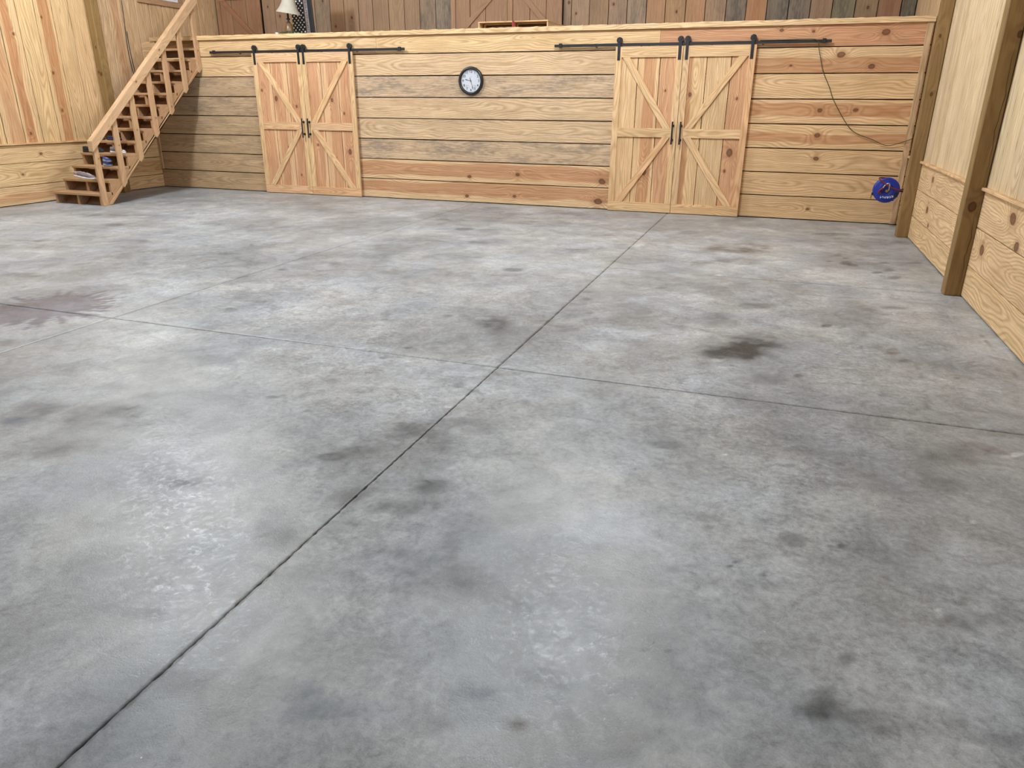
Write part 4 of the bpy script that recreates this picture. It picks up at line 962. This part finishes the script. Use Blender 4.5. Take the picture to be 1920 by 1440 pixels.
# ------------------------------------------------------------------ cords
bm = bmesh.new()
gp = [(-.44, DF + .006, 2.284), (-.30, DF + .006, 2.283), (-.10, DF + .005, 2.284), (.10, DF + .004, 2.287), (.225, DF + .0, 2.284), (.272, DF + .0, 2.25), (.292, D - .05, 2.18), (.334, D - .035, 2.051), (.385, D - .03, 1.903), (.488, D - .027, 1.716), (.571, D - .027, 1.547), (.765, D - .027, 1.272), (.896, D - .027, 1.158), (1.095, D - .027, 1.085), (1.284, D - .027, 1.012), (1.433, D - .035, 1.044), (1.545, D - .045, 1.09), (XR - .012, D - .06, 1.104)]
add_tube(bm, smooth_pts(gp, 6), .0046, 6)
tag(bm_obj('hanging_cord', bm, plain('green_cord', (.035, .042, .012), .6), None, smooth=True), 'thin dark green cord drooping from the door track to the right wall', 'cord')
bm = bmesh.new()
add_tube(bm, smooth_pts([(XL + .012, 10.70, 3.074), (XL + .012, 10.69, 2.80), (XL + .012, 10.675, 2.586), (XL + .013, 10.661, 2.379), (XL + .012, 10.672, 2.128), (XL + .014, 10.69, 1.97), (XL + .014, 10.71, 1.90), (XL + .014, 10.73, 1.97), (XL + .012, 10.715, 2.15), (XL + .012, 10.70, 2.40), (XL + .012, 10.705, 2.60)], 6), .006, 6)
tag(bm_obj('black_cable', bm, M['black'], None, smooth=True), 'black cable hanging in a loop down the left wall boards', 'cable')

# ------------------------------------------------------------------ window above the stair
win = tag(link('window_1', None, None, None, Matrix.Translation((XL, 11.5, 3.4))), 'white framed window with wooden trim high on the left wall', None, None, 'structure')
WX = XL - .004
wy0, wy1, wz0, wz1 = 11.05, 12.10, 3.085, 4.3
for nm, c_, s_ in (('sill_trim', (WX + .015, (wy0 + wy1) / 2, wz0 + .042), (.03, wy1 - wy0, .085)), ('head_trim', (WX + .015, (wy0 + wy1) / 2, wz1), (.03, wy1 - wy0, .085)),
                   ('side_trim', (WX + .015, wy0 + .045, (wz0 + wz1) / 2 + .02), (.03, .085, wz1 - wz0 - .13)), ('side_trim', (WX + .015, wy1 - .045, (wz0 + wz1) / 2 + .02), (.03, .085, wz1 - wz0 - .13))):
    wood_piece(box(nm, c_, s_, M['loft'], win), (1.3, 1.25, 1.15))
bm = bmesh.new()
y0, y1, z0, z1 = wy0 + .095, wy1 - .095, wz0 + .09, wz1 - .05
for c_, s_ in (((WX + .012, (y0 + y1) / 2, z0 + .018), (.022, y1 - y0, .036)), ((WX + .012, (y0 + y1) / 2, z1 - .018), (.022, y1 - y0, .036)), ((WX + .012, y0 + .018, (z0 + z1) / 2), (.022, .036, z1 - z0 - .072)), ((WX + .012, y1 - .018, (z0 + z1) / 2), (.022, .036, z1 - z0 - .072))):
    add_box(bm, c_, s_, None, .002)
bm_obj('sash', bm, M['white'], win)
box('pane', (WX + .006, (y0 + y1) / 2, (z0 + z1) / 2), (.006, y1 - y0 - .07, z1 - z0 - .07), plain('night_glass', (.012, .016, .022), .08), win, .0)

# ------------------------------------------------------------------ shoes
def shoe(loc, rz, label, c_up, c_sole, c_lace=None, L=.29, group='shoes left on the stair treads', c_toe=None, low_=False, rx=0.0):
    """a trainer: local X from heel to toe"""
    mw = Matrix.Translation(loc) @ Matrix.Rotation(rz, 4, 'Z') @ Matrix.Rotation(rx, 4, 'X')
    t = link('shoe', None, None, None, mw); tag(t, label, 'shoe', group)
    k = L / .29
    # sole outline stations: x, half width, centre shift, thickness top
    S = [(0.0, .020, 0, .034), (.012, .031, 0, .036), (.05, .036, 0, .036), (.10, .033, .003, .030), (.15, .036, .004, .025), (.20, .043, .003, .024), (.24, .041, 0, .025), (.27, .030, -.003, .027), (.285, .016, -.004, .029)]
    bm = bmesh.new(); R = []
    for x, w, c, h in S:
        lift = .004 if x > .26 or x < .01 else 0
        R.append([bm.verts.new(mw @ Vector((k * x, k * (c + a * w * f), k * z))) for a, f, z in ((-1, .94, lift), (-1, 1, h * .5), (-1, .97, h), (1, .97, h), (1, 1, h * .5), (1, .94, lift))])
    for A, B in zip(R, R[1:]):
        for i in range(6): bm.faces.new((A[i], A[(i + 1) % 6], B[(i + 1) % 6], B[i]))
    bm.faces.new(R[0]); bm.faces.new(list(reversed(R[-1])))
    inv = mw.inverted(); bmesh.ops.transform(bm, matrix=inv, verts=bm.verts)
    bm_obj('sole', bm, c_sole, t, mw, smooth=True)
    # upper: x, half width, base z, top z, opening
    U = [(.004, .020, .034, .085, .55), (.020, .030, .034, .094, .62), (.055, .034, .034, .090, .62), (.095, .032, .029, .088, .55), (.125, .033, .026, .086, .4), (.155, .036, .024, .078, .45), (.185, .040, .023, .068, .6), (.220, .040, .023, .056, .75), (.250, .035, .024, .047, .8), (.272, .024, .026, .039, .8), (.282, .012, .028, .032, .8)]
    if low_: U = [(x, w, b, b + (tz - b) * .62, o) for x, w, b, tz, o in U]
    bm = bmesh.new(); R = []
    for x, w, b, tz, o in U:
        c = .003 if .08 < x < .22 else 0
        R.append([bm.verts.new(Vector((k * x, k * (c + q * w), k * z))) for q, z in ((-.96, b), (-1.0, b + (tz - b) * .4), (-.86, b + (tz - b) * .78), (-o, tz), (0, tz + (.004 if x > .11 else -.030)), (o, tz), (.86, b + (tz - b) * .78), (1.0, b + (tz - b) * .4), (.96, b))])
    for A, B in zip(R, R[1:]):
        for i in range(8): bm.faces.new((A[i], A[i + 1], B[i + 1], B[i]))
        bm.faces.new((A[8], A[0], B[0], B[8]))
    bm.faces.new(R[0]); bm.faces.new(list(reversed(R[-1])))
    bm_obj('upper', bm, c_up, t, mw, smooth=True)
    if c_toe:
        bm = bmesh.new()
        add_lathe(bm, [(.033 * k, 0), (.031 * k, .010 * k), (.022 * k, .020 * k), (0, .026 * k)], 14, Matrix.Translation((.245 * k, 0, .026 * k)) @ Matrix.Diagonal((1.15, 1.08, 1, 1)))
        bm_obj('toe_cap', bm, c_toe, t, mw, smooth=True)
    if c_lace:
        bm = bmesh.new()
        for i in range(4):
            x = .128 + .022 * i; tz = (.090, .084, .076, .068)[i]
            if low_: tz = .024 + (tz - .024) * .64
            add_tube(bm, [Vector((k * x, -k * .020, k * (tz - .004))), Vector((k * (x + .006), 0, k * (tz + .003))), Vector((k * (x + .012), k * .020, k * (tz - .010)))], .0028, 5)
        bm_obj('laces', bm, c_lace, t, mw)
    return t
TZ = lambda k: RISE * k - .0005
TY_ = lambda k: Y1 + RUN * (k - 1)
gk = plain('grey_pink_knit', (.21, .175, .185), .8, var=.18); wh = plain('white_rubber', (.72, .72, .74), .5)
gk2 = plain('pale_pink_knit', (.36, .27, .27), .8, var=.18)
bk = plain('black_knit', (.012, .012, .016), .7, var=.3); nv = plain('navy_knit', (.012, .018, .05), .7, var=.3); tl = plain('dark_teal_rubber', (.010, .03, .032), .5)
bl_ = plain('blue_print_knit', (.03, .085, .42), .6, var=.9); ltb = plain('pale_blue_rubber', (.30, .42, .62), .5, var=.3)
gr_ = plain('grey_mesh', (.20, .18, .20), .8, var=.2)
y2 = TY_(2)
for i, (lb, up) in enumerate((('grey knit trainer with white sole, nearest the front edge of its stair tread', gk), ('grey pink trainer second from the front edge of the tread', gk), ('pale pink trainer third from the front edge of the tread', gk2))):
    shoe((-10.190 - .172 * i, y2 + .046 + .088 * i, TZ(2)), math.radians(-2), lb, up, wh, wh)
shoe((-10.03, TY_(3) + .160, TZ(3)), math.radians(-22), 'lower blue patterned trainer of the stacked pair on the stairs', bl_, ltb, wh, L=.26, low_=True)
shoe((-10.02, TY_(3) + .158, TZ(3) + .066), math.radians(-24), 'upper blue patterned trainer of the stacked pair on the stairs', bl_, ltb, wh, L=.26, low_=True)
shoe((-10.545, TY_(4) + .070, TZ(4)), math.radians(2), 'black trainer at the wall end of the fourth stair tread', bk, bk, None, L=.29)
shoe((-10.535, TY_(4) + .170, TZ(4)), math.radians(2), 'black trainer behind another black trainer on the fourth tread', bk, bk, None, L=.29)
shoe((-9.985, TY_(4) + .080, TZ(4)), math.radians(-3), 'grey trainer with white toe on the fourth stair tread', gr_, wh, wh, c_toe=wh, L=.31)
shoe((-10.59, TY_(5) + .080, TZ(5)), math.radians(3), 'dark teal soled shoe overhanging the wall end of the fifth tread', nv, tl, None, L=.28, low_=True)
shoe((-10.235, TY_(5) + .090, TZ(5)), math.radians(-2), 'dark navy shoe in the middle of the fifth stair tread', nv, nv, None, L=.29, low_=True)

# ------------------------------------------------------------------ things on the loft edge
LT = LOFT + .002
lp = Vector((-7.985, 11.36, LT))
lamp = thing('table_lamp', 'table lamp with flared cream shade and brown base on loft edge', 'lamp', lp)
bm = bmesh.new(); add_lathe(bm, [(0, 0), (.080, 0), (.084, .010), (.076, .03), (.078, .05), (.070, .12), (.052, .175), (.040, .19), (0, .19)], 24, Matrix.Translation(lp))
bm_obj('base', bm, plain('brown_glaze', (.16, .085, .032), .3, var=.35), lamp, smooth=True)
bm = bmesh.new(); add_lathe(bm, [(0, .19), (.034, .19), (.030, .205), (.018, .215), (.016, .238), (.034, .245), (.030, .258), (.014, .265), (.014, .345), (0, .345)], 16, Matrix.Translation(lp))
bm_obj('stem', bm, M['black'], lamp, smooth=True)
tilt = Matrix.Translation(lp + Vector((.012, 0, .335))) @ Matrix.Rotation(math.radians(9), 4, 'Y')
bm = bmesh.new(); add_lathe(bm, [(.196, 0), (.190, .012), (.150, .070), (.118, .140), (.098, .215), (.088, .28), (.084, .28), (.094, .213), (.114, .138), (.146, .068), (.186, .010), (.196, 0)], 32, tilt)
bm_obj('shade', bm, plain('cream_fabric', (.46, .42, .34), .8, var=.12), lamp, smooth=True)

def dotted():
    s = NT('black_with_white_dots')
    sp = s.n('SeparateXYZ'); s.t.links.new(s.n('TexCoord').outputs['Object'], sp.inputs[0])
    P_ = .072
    u = s.m('DIVIDE', sp.outputs[0], P_); v = s.m('DIVIDE', sp.outputs[2], P_)
    a = s.m('ADD', u, v); b = s.m('SUBTRACT', u, v)
    fa = s.m('SUBTRACT', s.m('FRACT', a), .5); fb = s.m('SUBTRACT', s.m('FRACT', b), .5)
    d = s.m('SQRT', s.m('ADD', s.m('MULTIPLY', fa, fa), s.m('MULTIPLY', fb, fb)))
    s.put(s.b.inputs['Base Color'], s.mix(s.ss_down(d, .22, .28), (.008, .008, .010), (.72, .72, .72)))
    s.b.inputs['Roughness'].default_value = .7
    return s.mat
pn = thing('framed_panel', 'black white-dotted panel in a carved silver frame behind the lamp', 'framed panel', (-7.76, 11.64, LT))
ang = Matrix.Rotation(math.radians(-3), 4, 'Y')
PM = Matrix.Translation((-7.82, 11.64, LT + .012)) @ ang
bm = bmesh.new(); add_box(bm, (-.14, 0, .5), (.25, .016, .98), None, .002); bm_obj('dotted_panel', bm, dotted(), pn, PM)
sil = plain('tarnished_silver', (.22, .19, .19), .4, .4, var=.6)
bm = bmesh.new()
add_box(bm, (.022, -.012, .5), (.020, .03, 1.0), None, .004); add_box(bm, (.062, -.012, .5), (.020, .03, 1.0), None, .004); add_box(bm, (.042, -.006, .5), (.040, .024, 1.0))
for k in range(26):
    add_lathe(bm, [(0, .012), (.010, .008), (.015, 0)], 6, Matrix.Translation((.042 + .007 * (-1) ** k, -.020, .03 + k * .037)) @ Matrix.Rotation(math.pi / 2, 4, 'X'))
bm_obj('carved_frame', bm, sil, pn, PM)
bm = bmesh.new(); add_box(bm, (.110, .004, .5), (.075, .03, 1.0), None, .003); bm_obj('back_edge', bm, M['black'], pn, PM)

# garland
bm = bmesh.new()
r2 = random.Random(5)
for i in range(260):
    x = r2.uniform(-8.10, -7.66); y = r2.uniform(11.20, 11.235); z = LT + .006 + r2.uniform(0, .045) * math.sin(math.pi * (x + 8.12) / .48) ** .3
    L_ = r2.uniform(.02, .035); a = r2.uniform(0, 6.28); b = r2.uniform(.0, 1.0)
    u = Vector((math.cos(a) * math.cos(b), .4 * math.sin(a) * math.cos(b), abs(math.sin(b)))) * L_; w = Vector((-math.sin(a), .4 * math.cos(a), .2)) * .006
    p = Vector((x, y, z))
    vsx = [bm.verts.new(q) for q in (p, p + u * .5 + w, p + u, p + u * .5 - w)]
    bm.faces.new(vsx)
add_tube(bm, [(-8.10, 11.22, LT + .008), (-7.95, 11.22, LT + .008), (-7.8, 11.22, LT + .008), (-7.66, 11.22, LT + .008)], .007, 6)
gl = tag(bm_obj('leaf_garland', bm, plain('artificial_green', (.028, .075, .022), .6, var=.5)), 'strip of artificial green leaves lying at the foot of the lamp', 'garland')
bm = bmesh.new(); add_box(bm, (-8.18, 11.30, LT + .022), (.055, .05, .042), None, .006); add_box(bm, (-8.18, 11.30, LT + .046), (.060, .055, .008), None, .002)
tag(bm_obj('small_box', bm, M['white']), 'small white box beside the lamp on the loft edge', 'box')

# crate with nested trays and a red strap
cr = thing('wooden_crate', 'low wooden crate of nested trays with a red strap on loft edge', 'crate', (-3.98, 11.62, LT))
CX0, CX1, CY0, CY1, CZ = -4.525, -3.43, 11.20, 12.05, LT + .105
def cb(name, x0, x1, y0, y1, z0, z1, tint=(1.05, 1.02, .95), ld='X'):
    o = box(name, ((x0 + x1) / 2, (y0 + y1) / 2, (z0 + z1) / 2), (x1 - x0, y1 - y0, z1 - z0), M['pine'], cr, .002)
    return wood_piece(o, tint)
cb('top_slat_or_light_cover', CX0, CX1, CY0, CY0 + .09, CZ - .014, CZ)
cb('top_slat_or_light_cover', CX0, CX1, CY1 - .09, CY1, CZ - .014, CZ)
cb('top_slat_or_light_cover', CX1 - .03, CX1, CY0 + .092, CY1 - .092, CZ - .014, CZ)
cb('top_slat_or_light_cover', CX0, CX0 + .03, CY0 + .092, CY1 - .092, CZ - .014, CZ)
for q_ in range(6):  # unseen inner slats added to keep light out of the crate
    cb('top_slat_or_light_cover', CX0 + .032, CX1 - .032, CY0 + .093 + q_ * .112, CY0 + .200 + q_ * .112, CZ - .014, CZ)
cb('side_board', CX1 - .02, CX1, CY0 + .004, CY1, LT, CZ - .016, (1.0, .94, .84))
cb('side_board', CX0, CX0 + .02, CY0 + .004, CY1, LT, CZ - .016)
cb('divider', (CX0 + CX1) / 2 - .012, (CX0 + CX1) / 2 + .012, CY0 + .01, CY1, LT, CZ - .016)
cb('bottom_slat', CX0 + .021, (CX0 + CX1) / 2 - .013, CY0 + .004, CY0 + .12, LT, LT + .012)
cb('bottom_slat', (CX0 + CX1) / 2 + .013, CX1 - .021, CY0 + .004, CY0 + .12, LT, LT + .012)
for x0, x1 in ((CX0 + .05, (CX0 + CX1) / 2 - .02), ((CX0 + CX1) / 2 + .03, CX1 - .022)):
    for i in range(2):
        yy = CY0 + .13 + .18 * i; xx = x0 + .06 * i; zt = CZ - .024 - .012 * i
        cb('tray_edge', xx, x1, yy, yy + .02, zt - .010, zt, (1.1, 1.1, 1.05))
        cb('tray_end', xx, xx + .012, yy, yy + .02, LT + .014, zt - .012, (1.0, 1.0, .95))
bm = bmesh.new()
sx = (CX0 + CX1) / 2 + .012
add_box(bm, (sx, CY0 - .002, (LT + CZ) / 2), (.034, .003, CZ - LT), None, 0)
add_box(bm, (sx, (CY0 + CY1) / 2, CZ + .0015), (.034, CY1 - CY0, .003), None, 0)
bm_obj('strap', bm, plain('red_webbing', (.26, .012, .022), .7), cr)
